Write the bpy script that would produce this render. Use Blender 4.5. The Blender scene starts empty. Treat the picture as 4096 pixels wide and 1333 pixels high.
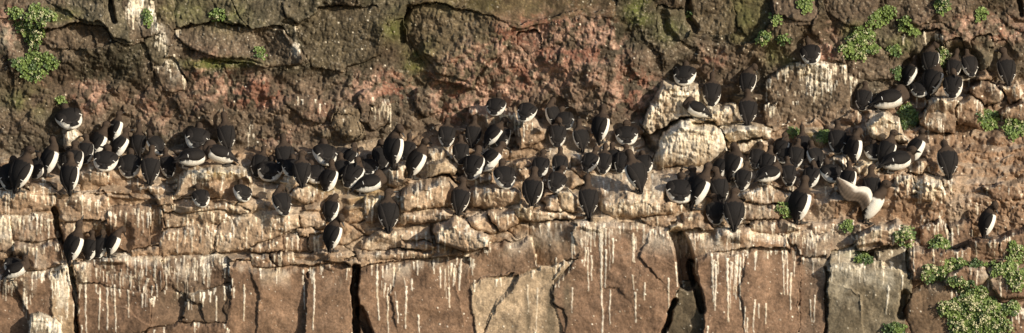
import bpy, math, random
import numpy as np
from mathutils import Matrix, Vector, Quaternion
R_ = math.radians
rng = np.random.default_rng(7)
random.seed(11)
sc = bpy.context.scene
COL = sc.collection

# ------------------------------------------------------------------ camera
PITCH = R_(8.0)            # the camera looks slightly down on the ledge
DIST = 60.0                # metres from the camera to the foot of the cliff face
PPM = 450.0                # photograph pixels per metre at that distance
FPX = PPM * DIST
F = Vector((0, math.cos(PITCH), -math.sin(PITCH)))
RT = Vector((1, 0, 0))
UP = Vector((0, math.sin(PITCH), math.cos(PITCH)))
CAM = -F * DIST
cam_data = bpy.data.cameras.new('camera')
cam_data.sensor_width = 36.0
cam_data.lens = FPX / 4096.0 * 36.0
cam_data.clip_start = 1.0
cam_data.clip_end = 500.0
cam = bpy.data.objects.new('camera', cam_data)
cam.location = CAM
cam.rotation_euler = (math.pi / 2 - PITCH, 0, 0)
COL.objects.link(cam)
sc.camera = cam

# ------------------------------------------------------------------ daylight
SUN_AZ = R_(50)            # to the right of the line of sight, behind the camera
SUN_EL = R_(21)
to_sun = Vector((math.sin(SUN_AZ) * math.cos(SUN_EL), -math.cos(SUN_AZ) * math.cos(SUN_EL), math.sin(SUN_EL)))
world = bpy.data.worlds.new('World')
sc.world = world
world.use_nodes = True
wn = world.node_tree
wn.nodes.clear()
wo = wn.nodes.new('ShaderNodeOutputWorld')
bg = wn.nodes.new('ShaderNodeBackground')
sky = wn.nodes.new('ShaderNodeTexSky')
sky.sky_type = 'NISHITA'
sky.sun_disc = False
sky.sun_elevation = SUN_EL
sky.sun_rotation = math.atan2(to_sun.x, to_sun.y)
bg.inputs['Strength'].default_value = 0.10
wn.links.new(sky.outputs[0], bg.inputs[0])
wn.links.new(bg.outputs[0], wo.inputs[0])
sl = bpy.data.lights.new('sun', 'SUN')
sl.energy = 4.7
sl.angle = R_(0.5)
sl.color = (1.0, 0.89, 0.715)
so = bpy.data.objects.new('sun', sl)
so.rotation_euler = to_sun.to_track_quat('Z', 'Y').to_euler()
so.location = to_sun * 40
COL.objects.link(so)
sc.view_settings.view_transform = 'Standard'
sc.view_settings.look = 'None'
sc.view_settings.gamma = 1.0
sc.view_settings.exposure = 0.20
sc.view_settings.use_curve_mapping = False

# ------------------------------------------------------------------ helpers
def tag(o, label=None, cat=None, group=None, kind=None):
    if label: o['label'] = label
    if cat: o['category'] = cat
    if group: o['group'] = group
    if kind: o['kind'] = kind
    return o

def empty(name, loc=(0, 0, 0)):
    o = bpy.data.objects.new(name, None)
    o.empty_display_size = 0.05
    o.location = loc
    COL.objects.link(o)
    return o

def link(name, me, parent=None):
    o = bpy.data.objects.new(name, me)
    COL.objects.link(o)
    if parent is not None: o.parent = parent
    return o

def mesh_from(name, verts, faces, mats, smooth=True):
    me = bpy.data.meshes.new(name)
    me.from_pydata([tuple(v) for v in verts], [], [tuple(f) for f in faces])
    for m in (mats if isinstance(mats, (list, tuple)) else [mats]): me.materials.append(m)
    if smooth:
        me.polygons.foreach_set('use_smooth', np.ones(len(me.polygons), dtype=bool))
    me.update()
    return me

def quad_mesh(name, verts, quads, colors, mat):
    """fast mesh of quads with a point colour attribute"""
    me = bpy.data.meshes.new(name)
    n, k = len(verts), len(quads)
    me.vertices.add(n)
    me.vertices.foreach_set('co', np.ascontiguousarray(verts, dtype=np.float32).ravel())
    me.loops.add(4 * k)
    me.loops.foreach_set('vertex_index', np.ascontiguousarray(quads, dtype=np.int32).ravel())
    me.polygons.add(k)
    me.polygons.foreach_set('loop_start', np.arange(0, 4 * k, 4, dtype=np.int32))
    me.polygons.foreach_set('use_smooth', np.ones(k, dtype=bool))
    a = me.attributes.new('col', 'FLOAT_COLOR', 'POINT')
    c = np.ones((n, 4), dtype=np.float32)
    c[:, :3] = colors
    a.data.foreach_set('color', c.ravel())
    me.materials.append(mat)
    me.update(calc_edges=True)
    return me

def sstep(a, b, x):
    t = np.clip((x - a) / (b - a), 0, 1)
    return t * t * (3 - 2 * t)

_tab = np.random.default_rng(3).random((8, 256, 256)).astype(np.float32)
def vnoise(x, y, seed=0):
    t = _tab[seed % 8]
    x = x + seed * 37.17; y = y + seed * 71.3
    xi = np.floor(x).astype(np.int32); yi = np.floor(y).astype(np.int32)
    fx = x - xi; fy = y - yi
    fx = fx * fx * fx * (fx * (fx * 6 - 15) + 10); fy = fy * fy * fy * (fy * (fy * 6 - 15) + 10)
    x0 = xi & 255; x1 = (xi + 1) & 255; y0 = yi & 255; y1 = (yi + 1) & 255
    a = t[y0, x0] * (1 - fx) + t[y0, x1] * fx
    b = t[y1, x0] * (1 - fx) + t[y1, x1] * fx
    return (a * (1 - fy) + b * fy) * 2 - 1

def fbm(x, y, scale, octs=4, seed=0, gain=0.5):
    s = 0; a = 1; tot = 0
    x = x / scale; y = y / scale
    for k in range(octs):
        s = s + a * vnoise(x, y, seed + k); tot += a
        a *= gain; x = x * 2.03; y = y * 2.03
    return s / tot

def hash2(i, j, k):
    t = _tab[k % 8]
    return t[(j * 7 + k * 13) & 255, (i * 3 + j * 11 + k * 29) & 255]

def voronoi(x, y, sx, sy, k, jit=0.85):
    """jittered-grid Voronoi: returns F1, F2 (pixels), cell id, seed x, seed y"""
    gx = x / sx; gy = y / sy
    # brick-like row shift
    cj = np.floor(gy).astype(np.int32)
    best = np.full(x.shape, 1e9, np.float32); sec = best.copy()
    bid = np.zeros(x.shape, np.int64); bx = np.zeros(x.shape, np.float32); by = bx.copy()
    for dj in (-1, 0, 1):
        j = cj + dj
        sh = 0.5 * (j & 1)
        ci = np.floor(gx - sh).astype(np.int32)
        for di in (-1, 0, 1):
            i = ci + di
            px = (i + sh + 0.5 + jit * (hash2(i, j, k) - 0.5)) * sx
            py = (j + 0.5 + jit * (hash2(i, j, k + 1) - 0.5)) * sy
            d = np.hypot((px - x), (py - y) * (sx / sy))
            m = d < best
            sec = np.where(m, best, np.minimum(sec, d))
            bid = np.where(m, (i + 500).astype(np.int64) * 4000 + (j + 500), bid)
            bx = np.where(m, px, bx); by = np.where(m, py, by)
            best = np.where(m, d, best)
    return best, sec, bid, bx, by

# ------------------------------------------------------------------ materials
def new_mat(name):
    m = bpy.data.materials.new(name)
    m.use_nodes = True
    nt = m.node_tree
    return m, nt, nt.nodes['Principled BSDF']

def rock_material():
    m, nt, bs = new_mat('cliff_rock')
    N = nt.nodes.new; L = nt.links.new
    at = N('ShaderNodeAttribute'); at.attribute_name = 'col'
    geo = N('ShaderNodeNewGeometry')
    n1 = N('ShaderNodeTexNoise'); n1.inputs['Scale'].default_value = 55; n1.inputs['Detail'].default_value = 6; n1.inputs['Roughness'].default_value = 0.65
    n2 = N('ShaderNodeTexNoise'); n2.inputs['Scale'].default_value = 14; n2.inputs['Detail'].default_value = 8; n2.inputs['Roughness'].default_value = 0.7
    L(geo.outputs['Position'], n1.inputs['Vector']); L(geo.outputs['Position'], n2.inputs['Vector'])
    r1 = N('ShaderNodeMapRange'); r1.inputs[1].default_value = 0.25; r1.inputs[2].default_value = 0.75; r1.inputs[3].default_value = 0.55; r1.inputs[4].default_value = 1.45
    L(n1.outputs['Fac'], r1.inputs[0])
    r2 = N('ShaderNodeMapRange'); r2.inputs[1].default_value = 0.3; r2.inputs[2].default_value = 0.7; r2.inputs[3].default_value = 0.75; r2.inputs[4].default_value = 1.25
    L(n2.outputs['Fac'], r2.inputs[0])
    mm = N('ShaderNodeMath'); mm.operation = 'MULTIPLY'; L(r1.outputs[0], mm.inputs[0]); L(r2.outputs[0], mm.inputs[1])
    mx = N('ShaderNodeVectorMath'); mx.operation = 'SCALE'; L(at.outputs['Color'], mx.inputs[0]); L(mm.outputs[0], mx.inputs['Scale'])
    L(mx.outputs[0], bs.inputs['Base Color'])
    bs.inputs['Roughness'].default_value = 0.88
    bs.inputs['Specular IOR Level'].default_value = 0.25
    b1 = N('ShaderNodeBump'); b1.inputs['Strength'].default_value = 0.6; b1.inputs['Distance'].default_value = 0.010
    L(n2.outputs['Fac'], b1.inputs['Height'])
    b2 = N('ShaderNodeBump'); b2.inputs['Strength'].default_value = 0.85; b2.inputs['Distance'].default_value = 0.005
    L(n1.outputs['Fac'], b2.inputs['Height']); L(b1.outputs[0], b2.inputs['Normal'])
    L(b2.outputs[0], bs.inputs['Normal'])
    return m

def attr_material(name, rough=0.75, spec=0.3, bump=0.35, bscale=130):
    m, nt, bs = new_mat(name)
    N = nt.nodes.new; L = nt.links.new
    at = N('ShaderNodeAttribute'); at.attribute_name = 'col'
    tc = N('ShaderNodeTexCoord')
    no = N('ShaderNodeTexNoise'); no.inputs['Scale'].default_value = bscale; no.inputs['Detail'].default_value = 4
    L(tc.outputs['Object'], no.inputs['Vector'])
    mr = N('ShaderNodeMapRange'); mr.inputs[1].default_value = 0.3; mr.inputs[2].default_value = 0.7; mr.inputs[3].default_value = 0.87; mr.inputs[4].default_value = 1.13
    L(no.outputs['Fac'], mr.inputs[0])
    mx = N('ShaderNodeVectorMath'); mx.operation = 'SCALE'; L(at.outputs['Color'], mx.inputs[0]); L(mr.outputs[0], mx.inputs['Scale'])
    L(mx.outputs[0], bs.inputs['Base Color'])
    bs.inputs['Roughness'].default_value = rough
    bs.inputs['Specular IOR Level'].default_value = spec
    b = N('ShaderNodeBump'); b.inputs['Strength'].default_value = bump; b.inputs['Distance'].default_value = 0.004
    L(no.outputs['Fac'], b.inputs['Height']); L(b.outputs[0], bs.inputs['Normal'])
    return m

def plain_material(name, color, rough=0.6, spec=0.3, var=0.25, scale=60):
    m, nt, bs = new_mat(name)
    N = nt.nodes.new; L = nt.links.new
    tc = N('ShaderNodeTexCoord')
    no = N('ShaderNodeTexNoise'); no.inputs['Scale'].default_value = scale; no.inputs['Detail'].default_value = 4
    L(tc.outputs['Object'], no.inputs['Vector'])
    rp = N('ShaderNodeValToRGB')
    rp.color_ramp.elements[0].position = 0.3; rp.color_ramp.elements[1].position = 0.7
    rp.color_ramp.elements[0].color = tuple(c * (1 - var) for c in color) + (1,)
    rp.color_ramp.elements[1].color = tuple(min(1, c * (1 + var)) for c in color) + (1,)
    L(no.outputs['Fac'], rp.inputs[0]); L(rp.outputs[0], bs.inputs['Base Color'])
    bs.inputs['Roughness'].default_value = rough
    bs.inputs['Specular IOR Level'].default_value = spec
    return m

M_ROCK = rock_material()
M_PLUM = attr_material('plumage', 0.85, 0.12, 0.6, 170)
M_WING = attr_material('wing_feathers', 0.8, 0.15, 0.5, 140)
M_WHITE = plain_material('white_feather', (0.72, 0.70, 0.66), 0.8, 0.2, 0.1)
M_BILL = plain_material('bill_horn', (0.02, 0.019, 0.018), 0.45, 0.4)
M_FOOT = plain_material('webbed_foot', (0.04, 0.035, 0.03), 0.7, 0.3)
M_EYE = plain_material('eye_gloss', (0.008, 0.007, 0.006), 0.15, 0.6, 0.1)
def leaf_material(name, c):
    m = plain_material(name, c, 0.45, 0.4, 0.45, 25)
    return m
M_LEAF = [leaf_material('scurvy_grass_leaf_%s' % n, c) for n, c in (('mid', (0.12, 0.175, 0.045)), ('pale', (0.165, 0.225, 0.065)), ('deep', (0.06, 0.10, 0.032)))]
M_FLOWER = plain_material('scurvy_grass_flower', (0.62, 0.60, 0.38), 0.8, 0.2, 0.2, 80)
# ================================================================== the cliff
# The rock face is a relief: every sample of a fine grid over the face gets its
# own distance (h, metres towards the sea), so ledges, blocks and cracks are real.
xs = np.concatenate([np.arange(-700, 0, 14), np.arange(0, 4098, 3.0), np.arange(4110, 4800, 14)]).astype(np.float32)
ys = np.concatenate([np.arange(-400, 0, 14), np.arange(0, 1335, 3.0), np.arange(1346, 1800, 14)]).astype(np.float32)
NX, NY = len(xs), len(ys)
X, Y = np.meshgrid(xs, ys)

KX    = [-700, 0,   300, 600, 1000, 1350, 1500, 1900, 2150, 2450, 2650, 2800, 3150, 3400, 3700, 4096, 4800]
YBOT  = [1110, 1100,1055,1035,1050, 1060, 1050, 990,  910,  905,  930,  935,  960,  1060, 1080, 1050, 1050]
YT1   = [1070, 1065,1030,1012,1020, 1015, 1000, 960,  880,  880,  890,  900,  900,  950,  960,  960,  960]
AA    = [.10,  .10, .15, .15, .15,  .20,  .20,  .15,  .10,  .10,  .10,  .10,  .12,  .20,  .35,  .40,  .40]
YEDGE = [790,  790, 780, 800, 830,  850,  850,  850,  840,  860,  850,  850,  850,  800,  800,  820,  820]
YTOP  = [630,  630, 610, 600, 590,  590,  560,  500,  480,  510,  470,  420,  470,  430,  340,  320,  320]
BB    = [.55,  .55, .60, .65, .70,  .70,  .75,  .85,  .85,  .75,  .90,  1.0,  .95,  .95,  .95,  .95,  .95]
H0 = np.zeros_like(X)
YTOPC = np.interp(xs, KX, YTOP); YEDGEC = np.interp(xs, KX, YEDGE); YBOTC = np.interp(xs, KX, YBOT)
for c in range(NX):
    x = xs[c]
    yb = YBOTC[c]; y1 = np.interp(x, KX, YT1); a = np.interp(x, KX, AA); ye = YEDGEC[c]; yt = YTOPC[c]; b = np.interp(x, KX, BB)
    rise = .14 * max(0, y1 - ye) / 450
    ky = [-400, 0, yt, ye, y1, yb, 1333, 1800]
    hw = -a + rise - b
    kh = [hw + .42, hw + .30, hw, -a + rise, -a, 0, -.09, -.24]
    H0[:, c] = np.interp(ys, ky, kh)
# soften the profile a little
for _ in range(6):
    H0[1:-1] = (H0[:-2] + 2 * H0[1:-1] + H0[2:]) / 4
H0 += .10 * fbm(X, Y, 620, 3, 1) * sstep(1500, 900, Y) + .03 * fbm(X, Y, 260, 2, 4)

def crag(x, y, scale, octs=3, seed=0, rot=.5, st=1.6):
    """creased, continuous rock relief (about -0.3..0.7)"""
    a = 0; amp = 1.; tot = 0
    for k in range(octs):
        c_, s_ = math.cos(rot + k * 1.1), math.sin(rot + k * 1.1)
        u = (x * c_ + y * s_) / scale; v = (-x * s_ + y * c_) / scale / st
        a = a + amp * (np.abs(vnoise(u, v, seed + k)) - .3); tot += amp
        amp *= .52; scale = scale / 2.1
    return a / tot

def col_of(x): return np.clip(np.searchsorted(xs, x), 0, NX - 1)
def row_of(y): return np.clip(np.searchsorted(ys, y), 0, NY - 1)
def samp(A, x, y): return A[row_of(y), col_of(x)]

wx = 9 * fbm(X, Y, 60, 3, 2) + 3 * fbm(X, Y, 16, 2, 5)
wy = 9 * fbm(X, Y, 60, 3, 3) + 3 * fbm(X, Y, 16, 2, 6)
XW = X + wx; YW = Y + wy

ytopg = YTOPC[None, :]; yedgeg = YEDGEC[None, :]; ybotg = YBOTC[None, :]
ledge = sstep(ytopg - 30, ytopg + 25, YW) * sstep(ybotg + 40, ybotg - 10, YW)        # stepped ledge zone
lowerw = sstep(ybotg - 10, ybotg + 40, YW)
upper = sstep(ytopg + 25, ytopg - 30, YW)
rubble = upper * sstep(ytopg - 330, ytopg - 230, YW + 60 * fbm(X, Y, 300, 2, 7))       # rubbly red band

# --- cells of the stepped ledge
F1, F2, cid, sx, sy = voronoi(XW, YW, 120, 74, 1)
SZ = 74.0
hb = samp(H0, sx, sy + .42 * SZ); ht = samp(H0, sx, sy - .6 * SZ)
rj = hash2((cid & 255).astype(np.int32), ((cid >> 5) & 255).astype(np.int32), 2)
rk = hash2((cid & 255).astype(np.int32), ((cid >> 5) & 255).astype(np.int32), 3)
rl = hash2((cid & 255).astype(np.int32), ((cid >> 5) & 255).astype(np.int32), 4)
t = (YW - sy) / SZ
front = hb + .16 * (sy + .42 * SZ - YW) / 450
tb = -.25 + .3 * rl
mixt = np.clip((tb - t) / .45, 0, 1)
h_ledge = front + (ht - front) * mixt + .10 * (rj - .5) + .45 * (rk - .5) * (X - sx) / 450
e_ledge = (F2 - F1) / 2
h_ledge = h_ledge - .020 * np.exp(-(e_ledge / 3.0) ** 2) - .016 * (1 - np.clip(e_ledge / 14, 0, 1)) ** 2
# worn strata: continuous steps with joints, over most of the ledge
gsl = np.clip(-np.gradient(H0, axis=0) / np.gradient(ys)[:, None], 0, .006)
gsl = -np.gradient(-H0, axis=0) / np.gradient(ys)[:, None]; gsl = np.clip(gsl, .0002, .005)
jx1, jx2, jid, jx, jy = voronoi(X + 2 * wx, Y + 2 * wy, 130, 150, 61)
jr = hash2((jid & 255).astype(np.int32), ((jid >> 5) & 255).astype(np.int32), 5)
PER = 60.0
yy_ = Y + 26 * fbm(X, Y, 240, 2, 2) + 9 * fbm(X, Y, 55, 3, 4) + 46 * jr
ph_ = yy_ / PER; f_s = ph_ - np.floor(ph_)
sh_ = hash2(np.floor(ph_).astype(np.int32), (jid & 255).astype(np.int32), 3)
tf_ = .22 + .35 * sh_
dev = gsl * PER * np.where(f_s > tf_, 1 - f_s, f_s / tf_ - f_s)
h_terr = H0 + dev * (.55 + .6 * sh_) + .03 * (jr - .5) + (.02 + .10 * sstep(3200, 3420, X)) * crag(XW, YW, 120, 3, 2) + .05 * fbm(X, Y, 170, 2, 1)
loose_m = np.clip(.45 + .4 * sstep(3280, 3480, X) + 1.2 * fbm(X, Y, 230, 2, 6), .15, 1)
loose_m = sstep(.3, .5, loose_m)
h_ledge = h_ledge * (1 - loose_m) + h_terr * loose_m
tread = (mixt * (1 - loose_m) + loose_m * sstep(tf_ + .08, tf_ - .1, f_s)) * ledge
ledge_id = cid
# --- rubble cells
G1, G2, gid, gx, gy = voronoi(X + 1.6 * wx, Y + 1.6 * wy, 62, 56, 11)
rg = hash2((gid & 255).astype(np.int32), ((gid >> 5) & 255).astype(np.int32), 6)
eg = (G2 - G1) / 2
lump = np.clip((rg - .72) / .1, 0, 1) * np.sqrt(np.clip(eg / 16, 0, 1))          # a few stones stand out
h_rub = H0 + .10 * fbm(X, Y, 230, 3, 3) + .085 * crag(XW, YW, 120, 4, 1, .4, 1.3) + .03 * lump
# --- big cells of the upper and lower walls
W1, W2, wid, wgx, wgy = voronoi(X + 3.2 * wx, Y + 3.2 * wy, 190, 150, 21)
rw = hash2((wid & 255).astype(np.int32), ((wid >> 5) & 255).astype(np.int32), 7)
ry = hash2((wid & 255).astype(np.int32), ((wid >> 5) & 255).astype(np.int32), 1)
ew = (W2 - W1) / 2
h_wall = H0 + .15 * fbm(X, Y, 280, 3, 5) + .10 * crag(XW, YW, 170, 4, 4, 1.0, 1.8)
V1, V2, vid, vx, vy = voronoi(XW, YW, 300, 240, 31)
rv = hash2((vid & 255).astype(np.int32), ((vid >> 5) & 255).astype(np.int32), 5)
ev = (V2 - V1) / 2
h_low = H0 + .05 * (rv - .5) - .012 * (1 - np.clip(ev / 8, 0, 1)) ** 2

HH = h_wall * (1 - rubble) + h_rub * rubble
HH = HH * (1 - ledge) + h_ledge * ledge
HH = HH * (1 - lowerw) + (h_low + .05) * lowerw + .05 * upper * sstep(330, 230, Y)
edge = np.where(ledge > .5, e_ledge, np.where(rubble > .5, eg, np.where(lowerw > .5, ev, ew)))
LAB = np.zeros(X.shape, np.int32)          # which block a sample belongs to
BLK = []                                   # block records
rough_amp = (.5 + .7 * sstep(3200, 3420, X)) * ledge + 1.0 * upper + .22 * lowerw
gcoat = np.zeros_like(X)                   # guano coat of block tops
tint = np.ones(X.shape + (3,), np.float32)
override = np.zeros_like(X)                # weight of a block's own colour
ocol = np.zeros(X.shape + (3,), np.float32)
streaks = []                               # x, y, length, width, strength

def block(kind, pts, dh=.08, tf=.3, tx=0., ty=0., r=8, bev=.020, g=.3, col=None, cw=.8, rough=None, bulge=0., ns=None, name='rock_block', label=None, cat=None, warp=1.0):
    """kind L: a block of the ledge with a top tread, W: a block of the wall"""
    P = np.array(pts, np.float32)
    x0, y0 = P.min(0) - 24; x1, y1 = P.max(0) + 24
    c0, c1 = col_of(x0), col_of(x1) + 1; r0, r1 = row_of(y0), row_of(y1) + 1
    s = (slice(r0, r1), slice(c0, c1))
    xx = X[s] + warp * wx[s] * 1.2; yy = Y[s] + warp * wy[s] * 1.2
    inside = np.zeros(xx.shape, bool); dist = np.full(xx.shape, 1e9, np.float32)
    n = len(P)
    for i in range(n):
        ax, ay = P[i]; bx, by = P[(i + 1) % n]
        cond = (ay > yy) != (by > yy)
        with np.errstate(divide='ignore', invalid='ignore'):
            xi = (bx - ax) * (yy - ay) / (by - ay + 1e-9) + ax
        inside ^= cond & (xx < xi)
        dx, dy = bx - ax, by - ay
        u = np.clip(((xx - ax) * dx + (yy - ay) * dy) / (dx * dx + dy * dy + 1e-9), 0, 1)
        dist = np.minimum(dist, np.hypot(xx - ax - u * dx, yy - ay - u * dy))
    grow = 20 if kind == 'W' else 7
    out_ = (~inside) & (dist < grow) & (LAB[s] == 0)
    dist = np.where(inside, dist + grow * .5, np.where(out_, (grow - dist) * .5, dist))
    inside = inside | out_
    # the top edge of the block in every column
    cx, cyb, cyt = float(P[:, 0].mean()), float(P[:, 1].max()), float(P[:, 1].min())
    topy = np.full(xx.shape[1], cyt, np.float32)
    any_ = inside.any(0)
    topy[any_] = ys[r0 + inside.argmax(0)[any_]]
    topy = topy[None, :]
    if kind == 'W': dh = (.02 + (.35 if max(p[1] for p in pts) < 390 else .9) * dh) if max(p[1] for p in pts) < 620 else (.03 + .35 * dh)
    if kind == 'W' and min(p[1] for p in pts) > 880:
        tx += .10 * math.sin(pts[0][0] * .37); ty += .10 * math.sin(pts[1][0] * .53)
    if kind == 'L':
        hbm = float(samp(H0, np.array(cx), np.array(cyb - 8)))
        yt = topy + tf * (cyb - topy) * .9 + 10 * fbm(X[s], Y[s] * .2, 40, 2, 5)
        fr = hbm + dh + (.15 + ty) * (cyb - yy) / 450
        httop = samp(H0, np.full(xx.shape[1], 0) + xs[c0:c1], topy[0])[None, :] + dh * .4
        m = np.clip((yt - yy) / np.maximum(yt - topy, 6), 0, 1)
        m = m * m * (3 - 2 * m) * .55 + m * .45
        ff = hbm + dh + (.15 + ty) * (cyb - yt) / 450
        h = np.where(yy < yt, ff + (np.minimum(httop, ff - .02) - ff) * m, fr)
        tr = m
    else:
        h = H0[s] * .35 + .65 * (float(samp(H0, np.array(cx), np.array((cyb + cyt) / 2))) + .14 * ((cyb + cyt) / 2 - yy) / 450) + dh + ty * ((cyb + cyt) / 2 - yy) / 450
        tr = sstep(tf * 60 + 4, 0, yy - topy)
        h = h - tr * (.03 if cyb < 620 else min(.10, .16 * tf)) + .055 * fbm(X[s], Y[s], 190, 3, 3) * sstep(cyt, cyt + 40, yy)
        r = min(r, 9) if r < 24 else r * .7; bev *= .35
    h = h + tx * (xx - cx) / 450 + bulge * np.clip(dist / 70, 0, 1) ** .7
    q = 1 - np.clip(dist / r, 0, 1)
    h = h - bev * (1 - np.sqrt(np.clip(1 - q * q, 0, 1)))
    HH[s][inside] = h[inside]
    edge[s][inside] = dist[inside]
    bid = len(BLK) + 1
    LAB[s][inside] = bid
    tread[s][inside] = tr[inside]
    gcoat[s][inside] = g
    if rough is None: rough = .55 if kind == 'L' else (.75 if cyb < 620 else .2)
    if kind == 'W' and cyb < 620: cw = min(cw, .6)
    rough_amp[s][inside] = rough
    if col is not None:
        override[s][inside] = cw
        ocol[s][inside] = col
    BLK.append(dict(name=name, label=label, cat=cat, area=int(inside.sum()), cx=cx, cy=(cyb + cyt) / 2))
    # drips from the edge of the tread
    if ns is None: ns = int(g * (P[:, 0].max() - P[:, 0].min()) / 7)
    cols = np.where(any_)[0]
    for _ in range(ns):
        c = int(rng.choice(cols)) if len(cols) else 0
        x = xs[c0 + c]
        y = float(topy[0, c]) + (tf * (cyb - float(topy[0, c])) * rng.uniform(.2, 1.0) if kind == 'L' else rng.uniform(0, 14))
        ln = min(rng.exponential(24) + 8, max(14, (cyb - y) * 1.1))
        streaks.append((x, y, ln, rng.uniform(4, 7), rng.uniform(.6, 1.0)))
    return bid

TAN = (.29, .20, .134); TAN2 = (.335, .24, .163); BRN = (.178, .112, .073); DBR = (.118, .086, .06); OLV = (.098, .084, .055); GRY = (.22, .185, .135); BEI = (.39, .30, .205)
W = 'W'; Lg = 'L'
# ---- upper wall
block(W, [(1640,-60),(2440,-60),(2445,52),(2330,38),(2180,72),(2080,92),(1960,55),(1760,10),(1645,14)], .20, .1, rough=.25, col=(.115,.078,.045), g=0, ty=-.3)
block(W, [(1640,84),(1648,20),(1760,14),(1955,62),(2035,88),(2000,200),(1900,262),(1885,335),(1750,300),(1690,205),(1650,150)], .10, .1, tx=.2, g=0, col=(.15,.115,.07), r=16, bev=.05, rough=.9)
block(W, [(1195,100),(1290,42),(1500,40),(1560,70),(1500,200),(1360,262),(1262,252)], .05, .1, g=0, col=(.10,.078,.048), tx=.2, ty=-.2)
block(W, [(1500,-60),(1740,-60),(1645,10),(1610,60),(1570,66),(1505,36)], .07, .1, g=0, col=OLV, ty=-.2)
block(W, [(1125,-60),(1275,-60),(1262,52),(1190,94),(1140,72)], .12, .1, g=0, col=OLV, r=30, bev=.08)
block(W, [(820,98),(1000,128),(1060,252),(1000,234),(835,214),(700,142),(760,110)], .15, .15, g=.1, col=DBR, ty=-.5)
block(W, [(1012,128),(1105,116),(1195,232),(1062,246)], .10, .15, g=.15, col=DBR, tx=.3, ty=-.3)
block(W, [(905,-60),(1120,-60),(1135,70),(1060,112),(1005,120),(960,60)], .08, .1, g=0, col=OLV, ty=-.3)
block(W, [(690,-60),(900,-60),(950,60),(990,118),(890,60),(800,96),(720,90)], .02, .1, g=.1, col=OLV, ty=-.3)
block(W, [(-60,-60),(185,-60),(300,78),(250,110),(180,90),(60,60),(-60,40)], .10, .1, g=0, col=DBR, ty=-.5)
block(W, [(192,-60),(400,-60),(418,98),(330,74)], .16, .1, g=0, col=OLV, tx=.3, ty=-.3)
block(W, [(404,-60),(470,-60),(512,60),(514,156),(462,146),(422,100)], .09, .1, g=0, col=OLV, ty=-.4)
block(W, [(474,-60),(590,-60),(640,108),(576,152),(520,158),(516,100)], .12, .1, g=.1, col=DBR, ty=-.2)
block(W, [(594,-60),(690,-60),(700,142),(680,170),(642,130)], .04, .1, g=.3, col=DBR, ns=4)
block(W, [(576,156),(642,134),(660,180),(640,235),(601,222)], .08, .1, g=0, col=OLV)
block(W, [(640,260),(690,240),(730,330),(690,355),(650,350),(630,320)], .12, .2, g=.6, col=DBR, r=28, bev=.08)
block(W, [(180,120),(300,90),(420,110),(460,160),(300,180),(200,150)], .06, .1, g=0, col=DBR)
block(W, [(2765,-60),(2890,-60),(2936,60),(2934,112),(2870,118),(2788,114),(2757,78)], .14, .1, g=0, col=(.13,.1,.063), r=26, bev=.08)
block(W, [(2640,40),(2740,60),(2745,130),(2690,150),(2640,110)], .08, .1, g=0, col=OLV, r=26, bev=.08)
block(W, [(3080,-60),(3260,-60),(3250,82),(3150,78),(3090,42)], .14, .1, g=0, col=DBR, ty=-.3)
block(W, [(2900,-60),(3070,-60),(3080,50),(3020,150),(2950,160),(2940,60)], .06, .1, g=0, col=(.11,.095,.045))
block(W, [(3300,-60),(3512,-60),(3500,24),(3470,96),(3390,112),(3330,60)], .10, .1, g=0, col=DBR, r=26, bev=.06)
block(W, [(3560,6),(3745,-60),(3752,60),(3682,102),(3600,84)], .12, .1, g=0, col=DBR, r=30, bev=.08)
block(W, [(3508,104),(3570,84),(3612,130),(3606,164),(3558,190),(3502,152)], .10, .1, g=0, col=OLV, r=24, bev=.07)
block(W, [(3400,238),(3480,204),(3562,212),(3566,292),(3484,302),(3404,282)], .14, .2, g=.05, col=DBR, r=26, bev=.08)
block(W, [(3552,222),(3630,190),(3640,270),(3600,300),(3560,290)], .12, .1, g=0, col=DBR, r=26, bev=.08)
block(W, [(3600,140),(3665,130),(3680,190),(3640,220),(3604,196)], .10, .1, g=.2, col=OLV, r=24, bev=.07)
block(W, [(3680,140),(3740,135),(3750,190),(3700,210)], .10, .1, g=.2, col=OLV, r=24, bev=.07)
block(W, [(3790,180),(3830,165),(3850,215),(3830,250),(3790,240)], .12, .1, g=0, col=OLV, r=22, bev=.07)
block(W, [(3900,165),(3950,155),(3960,235),(3930,265),(3900,240)], .14, .1, g=0, col=OLV, r=22, bev=.07)
block(W, [(3955,190),(4010,180),(4010,270),(3965,260)], .08, .1, g=0, col=OLV, r=22, bev=.07)
block(W, [(4030,-60),(4160,-60),(4160,60),(4090,70),(4045,40)], .14, .1, g=0, col=DBR, r=26, bev=.08)
block(W, [(1340,500),(1370,445),(1420,458),(1432,520),(1400,545)], .12, .15, g=.1, col=(.17,.13,.08), r=22, bev=.08)
block(W, [(1335,492),(1352,452),(1420,470),(1445,535),(1392,545)], .13, .15, g=.1, col=(.17,.13,.08), r=22, bev=.07)
block(W, [(1155,405),(1240,398),(1292,440),(1280,470),(1215,455)], .12, .25, g=.25, col=DBR, r=20, bev=.06)
block(W, [(1448,385),(1472,380),(1478,420),(1460,470),(1446,430)], .16, .15, g=.3, col=DBR, r=12, bev=.04)
block(W, [(1475,420),(1540,412),(1550,480),(1500,500),(1472,470)], .12, .15, g=.5, col=DBR, r=18, bev=.06)
block(W, [(1680,370),(1730,380),(1738,430),(1700,445),(1678,415)], .12, .15, g=.1, col=DBR, r=18, bev=.06)
block(W, [(2090,140),(2135,135),(2145,180),(2110,200),(2085,175)], .10, .1, g=0, col=(.2,.12,.09), r=22, bev=.07)
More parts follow.
